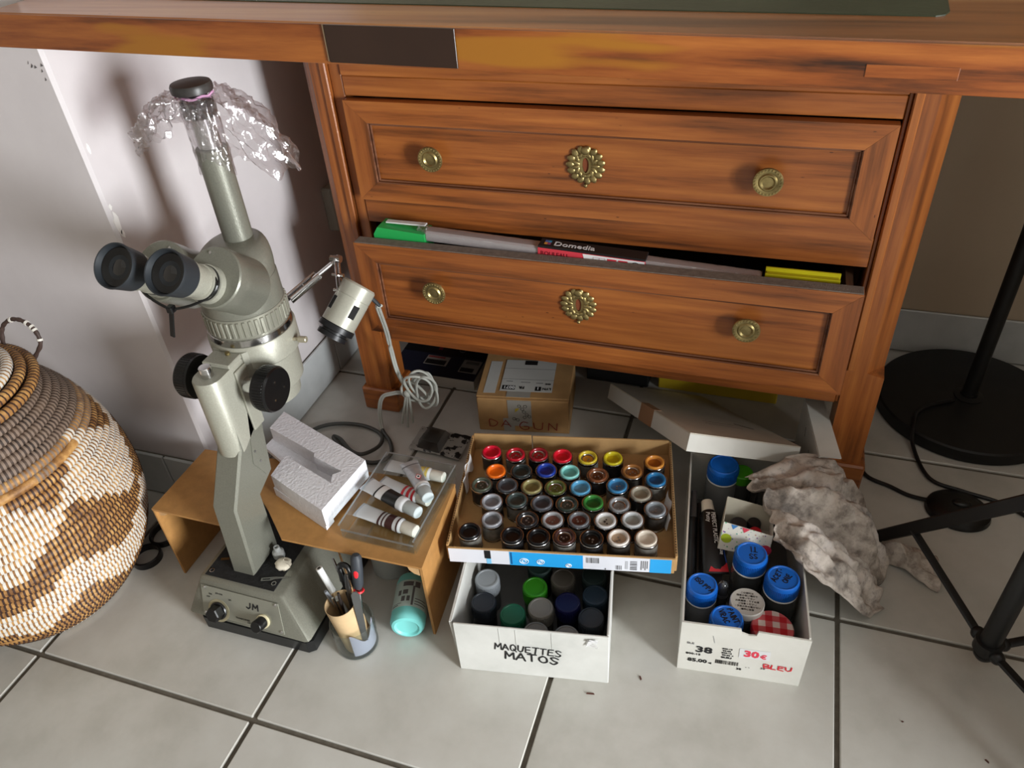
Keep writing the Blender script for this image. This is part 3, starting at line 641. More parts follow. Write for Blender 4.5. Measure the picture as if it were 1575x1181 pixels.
lm = build('lamp_head', alathe(L0, L1, [(0.0001, 0), (0.0205, 0.0006), (0.0225, 0.003), (0.0225, 0.019), (0.0219, 0.0193), (0.0219, 0.0198), (0.0225, 0.0201), (0.0225, LL - 0.018), (0.020, LL - 0.0175)], 44), M('silver_grey_paint', (172, 171, 158), 0.36, 0.3, var=0.05, vs=400), mic)
LT = axis_m(L0, L1)
for a in (15, 105, 195, 285):
    build('vent_slot', MB().box(0.0212, 0.02265, -0.0044, 0.0044, 0.0265, 0.0445, 0.0004, LT @ rotz(R(a))), M('slot_black', (8, 8, 8), 0.8), lm)
build('lamp_front', alathe(L0, L1, [(0.0205, LL - 0.0174), (0.0238, LL - 0.017), (0.0238, LL - 0.010), (0.0222, LL - 0.0095), (0.0175, LL - 0.0092), (0.0175, LL - 0.006), (0.0200, LL - 0.0055), (0.0200, LL + 0.0005), (0.0165, LL + 0.001), (0.0155, LL - 0.004), (0.0001, LL - 0.004)], 44), M('black_lamp_rim', (30, 30, 32), 0.35, 0.3), lm)
CE = L0 + LD * 0.010 + Vector((0.019, 0.004, -0.012))
build('cord_grip', MB().cyl(CE - Vector((0.003, 0, -0.004)), CE + Vector((0.006, 0.004, -0.012)), 0.0032, 10, 0.0022), rubber, lm)
# cord of the lamp
pw = M('grey_white_cable', (176, 178, 170), 0.45, var=0.1)
cd = CE + Vector((0.006, 0.004, -0.012))
path = [cd, (0.012, 0.447, 0.315), (-0.018, 0.505, 0.235), (-0.0405, 0.545, 0.165), (-0.0405, 0.552, 0.115), (-0.028, 0.554, 0.085), (-0.012, 0.556, 0.105), (0.012, 0.556, 0.118), (0.018, 0.556, 0.09), (-0.004, 0.556, 0.062), (-0.030, 0.555, 0.066), (-0.045, 0.553, 0.07), (-0.060, 0.552, 0.066), (-0.079, 0.550, 0.056), (-0.086, 0.544, 0.030), (-0.075, 0.523, 0.006), (-0.049, 0.498, 0.0055), (-0.034, 0.470, 0.0055), (-0.045, 0.448, 0.0055), (-0.072, 0.443, 0.0055), (-0.118, 0.463, 0.0055), (-0.146, 0.480, 0.0055), (-0.150, 0.487, 0.0055), (-0.132, 0.478, 0.010), (-0.098, 0.452, 0.0155), (-0.074, 0.449, 0.0155), (-0.060, 0.480, 0.0095), (-0.072, 0.511, 0.0055), (-0.112, 0.5245, 0.0055), (-0.158, 0.519, 0.0055), (-0.189, 0.501, 0.0055), (-0.205, 0.47, 0.0055)]
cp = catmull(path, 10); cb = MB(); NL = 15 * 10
for off in (-0.0017, 0.0017):
    q_ = []
    for i, p in enumerate(cp):
        t = (cp[min(i + 1, len(cp) - 1)] - cp[max(i - 1, 0)]).normalized(); sd = t.cross(Vector((0.3, -0.5, 1))).normalized(); q_.append(p + sd * off)
    cb.tube(q_[:NL + 1], 0.0021, 6)
cord = thing('power_cord', 'twin grey cable knotted in a bundle by the left foot of the desk', 'cord', (-0.03, 0.55, 0))
build('cable', cb, pw, cord)
build('shaded_cable', MB().tube(cp[NL:], 0.0034, 8), M('shaded_cable_grey', (70, 71, 68), 0.5), cord)  # floor stretch of the same cord, its shade painted in as darker grey
kb = MB()
for k, (cx, cz, rx, rz, tl, y) in enumerate(((0.006, 0.092, 0.022, 0.036, 20, 0.548), (0.010, 0.090, 0.018, 0.034, -12, 0.544), (-0.002, 0.098, 0.024, 0.026, 35, 0.541), (-0.012, 0.078, 0.026, 0.018, -25, 0.549))):
    lp = []
    for i in range(36):
        a = 2 * math.pi * i / 36; x, z = rx * math.cos(a), rz * math.sin(a); c, s_ = math.cos(R(tl)), math.sin(R(tl))
        lp.append((cx + x * c - z * s_, y + 0.004 * math.sin(2 * a + k), max(0.006, cz + x * s_ + z * c)))
    kb.tube(lp, 0.0022, 6, closed=True)
for dx, dz, l in ((-0.006, 0, 0.066), (0.0, 0, 0.072), (0.007, 0.01, 0.060)): kb.tube(catmull([(-0.026 + dx * .3, 0.546, 0.080), (-0.030 + dx, 0.542, 0.045), (-0.033 + dx * 1.6, 0.538, 0.080 - l)], 5), 0.0022, 6)
kb.ball((-0.026, 0.546, 0.077), 0.0068, 8); build('cable_loops', kb, pw, cord)
# plastic bag over the camera tube
def bagf(u, v):
    a = u * 2 * math.pi; ca = math.cos(a - R(18)); rgt = max(0, ca) ** 1.5; lft = max(0, -ca) ** 2
    reach = 0.016 + 0.056 * rgt + 0.043 * lft; drop = 0.020 + 0.068 * rgt + 0.030 * lft
    n1 = noise.noise(Vector((math.cos(a) * 3, math.sin(a) * 3, v * 4 + 3))); n2 = noise.noise(Vector((math.cos(a) * 9, math.sin(a) * 9, v * 9)))
    r = 0.0178 + reach * (v ** 0.85) + (0.006 * n1 + 0.006 * n2) * min(1, v * 2.5) + 0.004 * math.sin(a * 17 + 4 * v) * min(1, 3 * v) * (1 - 0.4 * v)
    z = 0.6410 + 0.004 * math.sin(math.pi * min(1, v * 1.6)) * (1 - 0.3 * lft) - drop * v ** 1.7 + (0.006 * n2 + 0.005 * n1) * v + (0.008 * v ** 3) * math.sin(a * 11)
    q = Vector((r * math.cos(a), r * math.sin(a), z)); k = (0.0045 * (0.5 - abs(noise.noise(q * 95))) + 0.0030 * (0.5 - abs(noise.noise(q * 190)))) * min(1, 4 * v) * (1.0 - 0.45 * rgt)
    return (TX + q.x + k * math.cos(a), TY + q.y + k * math.sin(a), z + k * 1.4)
bag = thing('plastic_bag', 'crumpled clear plastic bag tied around the top tube of the microscope', 'bag', (TX, TY, 0.60))
build('film_skirt', MB().grid(bagf, 220, 44, wrap=True), film, bag, smooth=60, recalc=False)
def cufff(u, v):
    a = u * 2 * math.pi; n2 = noise.noise(Vector((math.cos(a) * 5, math.sin(a) * 5, v * 8))) 
    r = 0.0182 + 0.0016 * n2 + 0.001 * math.sin(a * 13 + v * 9)
    return (TX + r * math.cos(a), TY + r * math.sin(a), 0.632 - v * (0.066 + 0.012 * math.sin(a * 2 + 1) + 0.006 * n2))
build('film_cuff', MB().grid(cufff, 80, 18, wrap=True), film, bag, smooth=60, recalc=False)
single('rubber_band', MB().tube([(TX + 0.0192 * math.cos(2 * math.pi * k / 36), TY + 0.0192 * math.sin(2 * math.pi * k / 36), 0.6425 + 0.001 * math.sin(k)) for k in range(36)], 0.0013, 6, closed=True), M('pink_rubber', (222, 168, 206), 0.5), 'pink rubber band holding the plastic bag below the black tube cap', 'rubber band', (TX, TY, 0.6425))
# things left on the black mat of the base
nz = single('nozzle', MB().lathe([(0.0078, 0.0778), (0.0080, 0.0785), (0.0078, 0.0865), (0.0045, 0.089), (0.0040, 0.0955), (0.0022, 0.0955), (0.0022, 0.09)], 24, Matrix.Translation((-0.0515, 0.1815, 0))), M('frosted_plastic', (196, 198, 196), 0.3, trans=0.3), 'small frosted plastic nozzle cap on the black mat of the microscope base', 'cap', (-0.0515, 0.1815, 0.0778))
pb = MB().ball((-0.0345, 0.1665, 0.0838), 0.0115, 12, (1, 0.9, 0.5))
pb.v = [tuple(Vector(p) + Vector((1, 1, 0.6)) * 0.0035 * noise.noise(Vector(p) * 170)) for p in pb.v]
single('putty_lump', pb, M('dried_putty', (222, 214, 196), 0.8, var=0.1, vs=120, bs=0.3), 'cream coloured lump of dried putty on the microscope base', 'putty', (-0.0345, 0.1665, 0.0778))
sb = MB().prism([(0, -0.0025), (0.014, -0.0028), (0.018, -0.001), (0.040, 0.0005), (0.019, 0.0030), (0, 0.0025)], 0.0779, 0.0785, trs((-0.0535, 0.1395, 0), R(20)))
sc_ = thing('scalpel_blade', 'loose steel scalpel blade lying on the microscope base', 'blade', (-0.05, 0.14, 0.0779)); build('blade', sb, steel, sc_, smooth=0)
build('slot', MB().box(0.002, 0.012, -0.0008, 0.0008, 0.07855, 0.0787, 0, trs((-0.0535, 0.1395, 0), R(20))), black_pl, sc_)
# ================================================================== hardboard shelf and what stands on it
shelf = thing('shelf', 'brown hardboard bench shelf bridging the back of the microscope base', 'shelf', (-0.03, 0.24, 0))
notch = [(-0.226, 0.167), (-0.112, 0.167), (-0.108, 0.216), (-0.098, 0.222), (-0.084, 0.2185), (-0.0665, 0.2055), (-0.0262, 0.170), (-0.023, 0.167), (0.171, 0.171), (0.1585, 0.314), (-0.226, 0.288)]
build('top_board', MB().prism(notch, 0.1335, 0.137), mdf, shelf, smooth=0)
build('side_board', MB().box(-0.2265, -0.2230, 0.1675, 0.287, 0.0, 0.1333, 0.0005), mdf, shelf)
build('side_board', MB().prism([(0.1672, 0.1715), (0.1708, 0.1715), (0.1584, 0.313), (0.1548, 0.313)], 0.0, 0.1333), mdf, shelf, smooth=0)
for x0, x1 in ((-0.2228, -0.206), (0.1500, 0.1660)):
    mb = MB(); xs = [x0 if x0 < -0.1 else x1, x1 if x0 < -0.1 else x0]
    poly = [(xs[0], 0.1333), (xs[1], 0.1333)] + [(xs[0] + (xs[1] - xs[0]) * math.cos(R(a)), 0.1333 - 0.014 * math.sin(R(a))) for a in (30, 60)] + [(xs[0], 0.1193)]
    build('corner_block', MB().prism(poly, 0.172, 0.284 if x0 < 0 else 0.180, Matrix(((1, 0, 0, 0), (0, 0, 1, 0), (0, 1, 0, 0), (0, 0, 0, 1)))), M('pale_pine', (196, 158, 112), 0.7, var=0.15, vs=60), shelf)
# white packing foam
fm = M('white_packing_foam', (226, 226, 232), 0.55, var=0.05, vs=220, bs=0.9, bscale=260)
fo = Vector((0.030, 0.194)); fu = Vector((-0.934, 0.357)); fv = Vector((0.13, 0.99))
def fp(u, v): p = fo + fu * u + fv * v; return (p.x, p.y)
F = MB(); z0, z1, zg = 0.1455, 0.176, 0.152
F.prism([fp(0, 0), fp(0.055, 0), fp(0.105, 0.001), fp(0.112, 0.038), fp(0.02, 0.040), fp(0.0, 0.036)], zg, z1)
F.prism([fp(0, 0.0361), fp(0.0190, 0.0399), fp(0.026, 0.052), fp(0.018, 0.064), fp(0.0, 0.066)], zg, z1)
F.prism([fp(0, 0.0659), fp(0.018, 0.0639), fp(0.072, 0.060), fp(0.076, 0.0655), fp(0.172, 0.062), fp(0.176, 0.098), fp(0.0, 0.0975)], zg, z1)
F.prism([fp(0, 0.0), fp(0.108, 0.0), fp(0.112, 0.038), fp(0.176, 0.045), fp(0.178, 0.098), fp(0.0, 0.097)], z0, zg)
F.prism([fp(0.002, 0.0), fp(0.108, 0.0), fp(0.108, 0.016), fp(0.002, 0.016)], 0.1374, z0); F.prism([fp(0.10, 0.05), fp(0.176, 0.05), fp(0.176, 0.097), fp(0.10, 0.097)], 0.1374, z0)
single('foam_block', F, fm, 'white packing foam block with a moulded channel on the hardboard shelf', 'foam', (-0.03, 0.24, 0.1374), smooth=0)
# clear tray with paint tubes
tr = thing('clear_tray', 'clear plastic tray holding paint tubes on the hardboard shelf', 'tray', trs((0.0545, 0.1885, 0.1374), R(-0.5)))
TWX, TWY, TH = 0.100, 0.138, 0.0235
t_ = 0.0016
build('bottom', MB().box(0.002, TWX - 0.002, 0.002, TWY - 0.002, 0, t_), acryl, tr, local=True)
for nm, b in (('wall', (0, TWX, 0, t_, 0.0, TH * 0.62)), ('wall', (0, TWX, TWY - t_, TWY, 0, TH)), ('wall', (-0.002, t_ - 0.002, t_, TWY - t_, 0.0, TH)), ('wall', (TWX - t_ + 0.002, TWX + 0.002, t_, TWY - t_, 0.0, TH))):
    build(nm, MB().box(*b, 0.0006), acryl, tr, local=True)
rim = clear('acrylic_edge', (226, 232, 234), 0.08, 0.55)
build('rim', MB().tube([(0, 0.0008, TH * .62), (TWX, 0.0008, TH * .62)], 0.0013, 6).tube([(-0.0012, 0, TH), (-0.0012, TWY, TH), (TWX + 0.0012, TWY, TH), (TWX + 0.0012, 0, TH)], 0.0013, 6), rim, tr, local=True)
build('rib', MB().box(TWX - 0.010, TWX - 0.0086, 0.003, TWY - 0.003, 0.0018, 0.011, 0.0004), acryl, tr, local=True)
build('rib', MB().box(0.030, 0.0314, 0.003, 0.030, 0.0018, 0.006, 0.0004), acryl, tr, local=True)
def paint_tube(p0, p1, r, bodym, bandm, capm, label, inkm=ink_k, bands=((0.45, 0.8),)):
    p0, p1 = Vector(p0), Vector(p1); L = (p1 - p0).length; T = axis_m(p0, p1)
    # roll so that the crimp lies flat
    t = thing('paint_tube', label, 'paint tube', T, 'paint tubes in the clear tray')
    zc = WM_[t].inverted().to_3x3() @ Vector((0, 0, 1)); ang = math.atan2(zc.y, zc.x) - math.pi / 2
    def ring(z, rx, ry, n=20): return [((rx * math.cos(a)) * math.cos(ang) - (ry * math.sin(a)) * math.sin(ang), (rx * math.cos(a)) * math.sin(ang) + (ry * math.sin(a)) * math.cos(ang), z) for a in [2 * math.pi * k / n for k in range(n)]]
    shp = lambda f: (r * (1.22 - 0.22 * min(1, f / .55)), r * max(0.1, min(1, 0.1 + 1.25 * f)))
    rows = [0, 0.06, 0.15, 0.3, 0.45, 0.6, 0.72]
    b = build('tube_body', MB().loft([ring(f * L, *shp(f)) for f in rows] + [ring(0.76 * L, r * .97, r * .97), ring(0.79 * L, r * .75, r * .75)]), bodym, t, local=True)
    build('crimp', MB().loft([ring(-0.001, r * 1.24, r * .13), ring(0.05 * L, r * 1.24, r * .13)]), M('crimped_metal', (186, 190, 194), 0.3, 0.7), t, local=True)
    for i, (f0, f1) in enumerate(bands):
        build('label_band', MB().loft([ring(f * L, shp(f)[0] + .0003, shp(f)[1] + .0003) for f in (f0, (f0 + f1) / 2, f1)], caps=False), bandm[i] if isinstance(bandm, tuple) else bandm, t, local=True)
    build('cap', MB().loft([ring(0.785 * L, r * .80, r * .80), ring(0.80 * L, r * .86, r * .86), ring(0.99 * L, r * .82, r * .82), ring(L, r * .74, r * .74)]), capm, t, local=True)
    return t, b, L, r, ang
tube_w = M('tube_white', (206, 208, 210), 0.4, var=0.05); tube_s = M('tube_aluminium', (190, 193, 196), 0.3, 0.5, var=0.2, vs=60, bs=0.2, bscale=120)
capg = M('pale_grey_cap', (186, 196, 198), 0.4); capw = M('off_white_cap', (226, 222, 210), 0.4); capd = M('grey_ridged_cap', (120, 124, 124), 0.45)
paint_tube((0.0535, 0.2660, 0.1585), (0.1435, 0.2330, 0.1615), 0.0100, tube_w, (M('tube_black', (18, 18, 19), 0.35), paper, M('tube_black', (18, 18, 19), 0.35)), capg, 'white tube with a black label lying uppermost in the clear tray', bands=((0.40, 0.66), (0.28, 0.395), (0.25, 0.275)))
br_m = M('tube_maroon', (62, 28, 26), 0.4)
paint_tube((0.0575, 0.2310, 0.1465), (0.1470, 0.2135, 0.1490), 0.0098, tube_w, (br_m, br_m, br_m, br_m), capw, 'white tube with maroon bands, nearest the front of the clear tray', bands=((0.40, 0.435), (0.47, 0.495), (0.53, 0.66), (0.72, 0.745)))
tt, *_ = paint_tube((0.0905, 0.3190, 0.1560), (0.1445, 0.2610, 0.1600), 0.0102, tube_s, (M('tube_grey_print', (112, 112, 116), 0.5), paper), capg, 'crumpled silver tube with a red hazard diamond lying across the clear tray', bands=((0.10, 0.125), (0.70, 0.755)))
TTi = WM_[tt]; 
dmT = plane_m(TTi @ Vector((0, 0, 0.045)) + Vector((0, 0, 0.0107)), (0.68, -0.73, 0.05), (0.73, 0.68, 0))
build('hazard_diamond', MB().prism([(-0.006, 0), (0, -0.0045), (0.006, 0), (0, 0.0045)], 0, 0.0002, dmT), ink_r, tt, smooth=0)
build('hazard_panel', MB().prism([(-0.0045, 0), (0, -0.0034), (0.0045, 0), (0, 0.0034)], 0.00025, 0.0004, dmT), paper, tt, smooth=0)
build('hazard_mark', MB().prism([(-0.0016, -0.001), (0.001, -0.0013), (0.0018, 0.0012), (-0.001, 0.0014)], 0.00045, 0.0005, dmT), ink_k, tt, smooth=0)
yl = M('tube_yellow', (206, 184, 96), 0.4)
paint_tube((0.0590, 0.3150, 0.1480), (0.1450, 0.3110, 0.1490), 0.0090, tube_w, (yl, yl, yl), capw, 'white tube with yellow bands at the back of the clear tray', bands=((0.5, 0.56), (0.60, 0.68), (0.70, 0.745)))
rd = M('tube_red', (190, 44, 52), 0.4)
paint_tube((0.0640, 0.2850, 0.1470), (0.1420, 0.2660, 0.1480), 0.0088, tube_w, (rd, rd, rd), capw, 'white tube with red bands half hidden under the black labelled tube', bands=((0.5, 0.55), (0.6, 0.66), (0.7, 0.745)))
# black torn wrapper beside the carton tray
wr = thing('torn_wrapper', 'torn grey and black foil wrapper on the floor behind the paint tubes', 'wrapper', (0.03, 0.52, 0.0))
def wrf(u, v): x = -0.012 + 0.095 * u; y = 0.492 + 0.058 * v - 0.008 * u; return (x, y, 0.0035 + 0.004 * abs(noise.noise(Vector((u * 5, v * 5, 2)))) + 0.003 * u)
m_, nt, b_ = newmat('torn_foil_print'); n_ = noise_tex(nt, coords(nt, (1, 1, 1)), 55, 3)
nt.links.new(ramp(nt, n_, [(0.43, lin((24, 24, 24))), (0.46, lin((150, 148, 142)))]), b_.inputs['Base Color']); b_.inputs['Roughness'].default_value = 0.4
build('foil', MB().grid(wrf, 22, 14), m_, wr, smooth=40, recalc=False)
build('blister', MB().loft([[(0.002, 0.496, 0.006), (0.045, 0.491, 0.006), (0.047, 0.540, 0.006), (0.006, 0.545, 0.006)], [(0.006, 0.502, 0.020), (0.040, 0.498, 0.020), (0.041, 0.533, 0.020), (0.010, 0.537, 0.020)]]), clear('grey_blister', (190, 188, 184), 0.1, 0.75), wr, smooth=0)
# ================================================================== pen cup
CX, CY = 0.0765, 0.1325
cup = thing('glass_tumbler', 'short clear glass tumbler packed with tools beside the microscope base', 'tumbler', (CX, CY, 0))
build('glass', MB().lathe([(0.0255, 0.0), (0.0272, 0.002), (0.0285, 0.050), (0.0280, 0.0512), (0.0270, 0.050), (0.0258, 0.005), (0.0001, 0.004)], 44, Matrix.Translation((CX, CY, 0)), caps=False), cupglass, cup, recalc=False)
build('base_ring', MB().lathe([(0.0001, 0.0008), (0.0262, 0.0008), (0.0268, 0.0035), (0.0001, 0.0036)], 40, Matrix.Translation((CX, CY, 0)), caps=False), M('thick_glass_base', (120, 124, 122), 0.1, trans=0.6), cup)
sl0, sl1 = Vector((CX + 0.002, CY + 0.001, 0.0045)), Vector((0.0705, 0.1290, 0.087))
ST = axis_m(sl0, sl1); sL = (sl1 - sl0).length
single('card_roll', MB().lathe([(0.0195, 0), (0.0200, sL), (0.0192, sL), (0.0187, 0.001)], 40, ST, caps=False), M('tan_card', (196, 168, 128), 0.8, var=0.08, vs=60), 'tan cardboard roll standing in the glass tumbler', 'roll', (CX, CY, 0.0045), recalc=True)
def papf(u, v): a = R(-70) + u * R(120); h = 0.006 + v * (0.032 + 0.010 * math.sin(a * 4)); return (CX + 0.0245 * math.cos(a), CY + 0.0245 * math.sin(a), h)
single('paper_scrap', MB().grid(papf, 30, 4), M('lavender_paper', (188, 184, 206), 0.7, var=0.05), 'curled lavender paper lining the glass tumbler', 'paper', (CX, CY, 0.006), recalc=False)
def inroll(x, y): return ST @ Vector((x, y, 0.004))
def tool(name, label, cat): return thing(name, label, cat, (CX, CY, 0.008), 'tools standing in the glass tumbler')
t = tool('paint_pen', 'slim white hollow tube leaning left in the tumbler', 'pen'); p1 = Vector((0.0385, 0.1480, 0.1215)); p0 = inroll(-0.004, 0.002)
build('barrel', MB().cyl(p0, p1, 0.0042, 16), white_pl, t); build('bore', MB().cyl(p1 + (p1 - p0).normalized() * 0.0001, p1 + (p1 - p0).normalized() * 0.0004, 0.0022, 12), black_pl, t)
t = tool('craft_knife', 'craft knife with dark grey handle and red oval in the tumbler', 'knife'); p0, p1 = inroll(0.010, 0.006), Vector((0.0850, 0.1660, 0.1420)); dd = (p1 - p0).normalized()
hk = axis_m(p0 + dd * 0.088, p1); hl_ = (p1 - p0).length - 0.088
build('handle', MB().lathe([(0.0045, 0), (0.0066, 0.006), (0.0075, hl_ * .55), (0.0070, hl_ * .9), (0.0045, hl_ - .001), (0.0001, hl_)], 22, hk), M('dark_grey_rubber', (52, 56, 62), 0.55), t)
build('shaft', MB().cyl(p0, p0 + dd * 0.088, 0.0032, 12), steel, t)
tc = (Vector((0.5093, -0.3546, 0.88355)) - p1); front = Vector((0.25, -0.9, 0.35)).normalized(); front = (front - dd * front.dot(dd)).normalized()
build('red_oval', MB().ball((0, 0, 0), 1, 10).add([], []), M('red_plastic', (226, 44, 52), 0.4), t) if False else None
ro = MB().lathe([(max(1e-4, math.sin(math.pi * i / 8)), -math.cos(math.pi * i / 8)) for i in range(9)], 16, Matrix.Translation(hk @ Vector((0, 0, hl_ * .5)) + front * 0.0062) @ plane_m((0, 0, 0), dd, front.cross(dd)) @ Matrix.Diagonal((0.0075, 0.0034, 0.0016, 1)))
build('red_oval', ro, M('red_plastic', (226, 44, 52), 0.4), t)
build('red_clip', MB().tube([hk @ Vector((0.0056 * math.cos(a), 0.0056 * math.sin(a), -0.004)) for a in [k * math.pi / 8 for k in range(12)]], 0.0016, 6), M('red_plastic', (226, 44, 52), 0.4), t)
t = tool('nail_file', 'flat grey steel file standing in front of the craft knife in the tumbler', 'file')
fa, fb_ = Vector((0.0968, 0.1232, 0.0280)), Vector((0.0975, 0.1300, 0.1260)); FT = plane_m(fa, fb_ - fa, Vector((1, 0.35, 0)))
build('blade', MB().prism([(0, -0.0035), (0.085, -0.0052), (0.0905, -0.002), (0.0905, 0.002), (0.085, 0.0052), (0, 0.0035)], -0.0006, 0.0006, FT), M('grey_file_steel', (116, 118, 118), 0.35, 0.7, var=0.1), t, smooth=0)
for i, (lb_, nm, mt, xy, top, r_) in enumerate((('slim steel probe in the tumbler behind the white hollow tube', 'probe', steel, (-0.010, 0.009), (0.045, 0.170, 0.116), 0.0022), ('black handled tool with a bent tip in the tumbler', 'tool', black_pl, (0.0, 0.008), (0.0605, 0.1585, 0.118), 0.0048),
        ('clear capped brush in the middle of the tumbler', 'brush', jarglass, (0.006, 0.0), (0.0725, 0.1530, 0.114), 0.0040), ('grey plastic spatula leaning on the rim of the card roll', 'spatula', M('grey_plastic', (120, 124, 130), 0.4), (-0.012, -0.004), (0.0515, 0.1320, 0.100), 0.0034),
        ('steel tweezers low in the tumbler', 'tweezers', chrome, (-0.003, -0.009), (0.0640, 0.1265, 0.098), 0.0024), ('thin dark brush handle in the tumbler', 'brush', M('dark_wood_handle', (36, 30, 28), 0.4), (0.004, -0.008), (0.0700, 0.1320, 0.103), 0.0026), ('wooden handled paintbrush poking up at the back of the tumbler', 'paintbrush', M('ochre_handle', (150, 110, 66), 0.5), (-0.006, 0.012), (0.0485, 0.1800, 0.122), 0.0016))):
    t = tool(nm, lb_, nm); p0 = inroll(*xy); p1 = Vector(top); dd = (p1 - p0).normalized()
    build('shaft', MB().cyl(p0, p1 - dd * 0.02, r_ * .8, 12), mt, t)
    if nm == 'tweezers':
        build('arm', MB().cyl(p0 + Vector((0.003, 0, 0)), p1 + Vector((0.006, 0, -0.002)), 0.0018, 10), mt, t)
    build('tip', MB().cyl(p1 - dd * 0.0199, p1, r_, 12, r_ * .6), mt, t)
    if i == 1: build('hook', MB().tube(catmull([p1, p1 + Vector((0.004, 0, 0.006)), p1 + Vector((0.012, 0, 0.006)), p1 + Vector((0.017, -0.002, -0.002)), p1 + Vector((0.016, -0.003, -0.012))], 5), 0.0036, 8), mt, t)
# grey jar under the shelf
gj = thing('grey_jar', 'grey plastic jar standing in the shade under the shelf behind the tumbler', 'jar', (0.066, 0.262, 0))
build('body', MB().lathe([(0.026, 0), (0.028, 0.002), (0.028, 0.060), (0.024, 0.066), (0.024, 0.070)], 32, Matrix.Translation((0.066, 0.262, 0))), M('pale_grey_plastic', (168, 172, 170), 0.45), gj)
build('lid', MB().lathe([(0.0255, 0.0702), (0.0260, 0.072), (0.0260, 0.084), (0.024, 0.086)], 32, Matrix.Translation((0.066, 0.262, 0))), M('pale_grey_plastic', (168, 172, 170), 0.45), gj)
# turquoise bottle lying under the shelf
b0, b1 = Vector((0.1395, 0.1560, 0.0232)), Vector((0.1130, 0.2480, 0.0232))
bo = thing('bottle', 'turquoise bottle lying on its side under the shelf, base to the front', 'bottle', axis_m(b0, b1))
build('body', MB().lathe([(0.0001, 0.003), (0.014, 0.0025), (0.0165, 0.0), (0.0200, 0.001), (0.0228, 0.006), (0.0230, 0.010), (0.0230, 0.066), (0.0215, 0.073), (0.0120, 0.080), (0.0085, 0.082)], 40, None), M('turquoise_plastic', (122, 206, 202), 0.32), bo, local=True)
build('label_wrap', MB().lathe([(0.02325, 0.018), (0.02325, 0.060)], 40, None, caps=False), M('bottle_label', (186, 206, 202), 0.45), bo, local=True)
build('cap', MB().lathe([(0.0098, 0.0822), (0.0105, 0.083), (0.0105, 0.104), (0.009, 0.106)], 24), black_pl, bo, local=True)
inv = WM_[bo].inverted(); upv = (inv.to_3x3() @ Vector((0.05, -0.45, 1))); ua = math.atan2(upv.y, upv.x)
bp = MB()
def onb(a, z, da, dz): 
    n_ = 4; bp.loft([[(0.0234 * math.cos(ua + a + da * k / n_), 0.0234 * math.sin(ua + a + da * k / n_), z + zz) for k in range(n_ + 1)] for zz in (0, dz)], None, False, False)
for a, z, da, dz in ((-0.95, 0.020, 0.5, 0.0015), (-0.95, 0.023, 0.7, 0.0008), (-0.3, 0.026, 0.22, 0.008), (0.02, 0.026, 0.18, 0.008), (-0.55, 0.036, 0.2, 0.008), (-0.25, 0.037, 0.3, 0.007), (0.3, 0.020, 0.12, 0.030), (0.5, 0.022, 0.7, 0.0012), (0.5, 0.026, 0.8, 0.0012), (0.5, 0.030, 0.7, 0.0012), (-0.3, 0.050, 0.6, 0.007), (0.4, 0.048, 0.3, 0.009)): onb(a, z, da, dz)
build('label_print', bp, ink_g, bo, local=True, recalc=False)
# two black rings on the floor
for (rx, ry, z, tl, lb_) in ((-0.2965, 0.1755, 0.0005, 0, 'black plastic ring flat on the floor, nearer of two beside the basket'), (-0.2985, 0.2190, 0.0012, 6, 'black plastic ring farther of two beside the basket')):
    T = Matrix.Translation((rx, ry, z)) @ Matrix.Rotation(R(tl), 4, 'X')
    single('plastic_ring', MB().lathe([(0.0180, 0), (0.0215, 0), (0.0215, 0.010), (0.0198, 0.011), (0.0180, 0.010), (0.0180, 0)], 40, T, caps=False), black_pl, lb_, 'ring', (rx, ry, 0), 'black rings beside the basket')
# ================================================================== carton tray with paint tins
SKY = M('sky_blue_print', (38, 156, 222), 0.5)
fl_m = blotchy('torn_white_paper', (206, 206, 204), (220, 220, 220), (228, 228, 228), 12, 0.7, 0.2, 90)
TT_ = trs((0.182, 0.2285, 0.0960), R(11.2)); TL, TD, TZ = 0.282, 0.200, 0.0275
ct = thing('carton_tray', 'shallow cut down carton tray with a blue printed front full of paint tins', 'tray', TT_)
w_ = 0.003
build('bottom', MB().box(0.0, TL, -0.005, TD, 0, 0.0025), card_i, ct, local=True)
build('front_wall', MB().box(0, TL, -0.0085, -0.0055, -0.0005, TZ * .95, 0.0005), card_i, ct, local=True)
build('back_wall', MB().box(0.0, 0.085, TD, TD + w_, 0, TZ + 0.004, 0.0005).box(0.0865, TL, TD, TD + w_, 0, TZ + 0.003, 0.0005), card_i, ct, local=True)
for x in (-w_, TL): build('side_wall', MB().box(x, x + w_, -0.005, TD + w_, 0, TZ, 0.0004), card_i, ct, local=True)
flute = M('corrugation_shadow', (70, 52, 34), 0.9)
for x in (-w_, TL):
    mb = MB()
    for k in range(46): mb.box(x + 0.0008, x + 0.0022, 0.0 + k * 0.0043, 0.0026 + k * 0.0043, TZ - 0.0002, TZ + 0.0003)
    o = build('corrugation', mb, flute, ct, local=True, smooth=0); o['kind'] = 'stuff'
fp_ = plane_m((0, -0.0086, 0), (1, 0, 0), (0, 0, 1)); zf = TZ * .95
FT_ = TT_ @ fp_
fr = build('front_print', MB().box(0.0, TL - 0.004, 0.0, zf - 0.0008, 0, 0.0003, 0, fp_), M('white_print_card', (214, 216, 224), 0.55), ct, local=True, smooth=0)
def fq(nm, x0, x1, y0, y1, m, z=0.0004): return build(nm, MB().box(x0, x1, y0, y1, z, z + 0.0002, 0, fp_), m, ct, local=True, smooth=0)
fq('blue_panel', 0.078, 0.170, 0.0, zf - 0.001, SKY); fq('blue_panel', 0.252, TL - 0.004, 0.0, zf - 0.001, SKY)
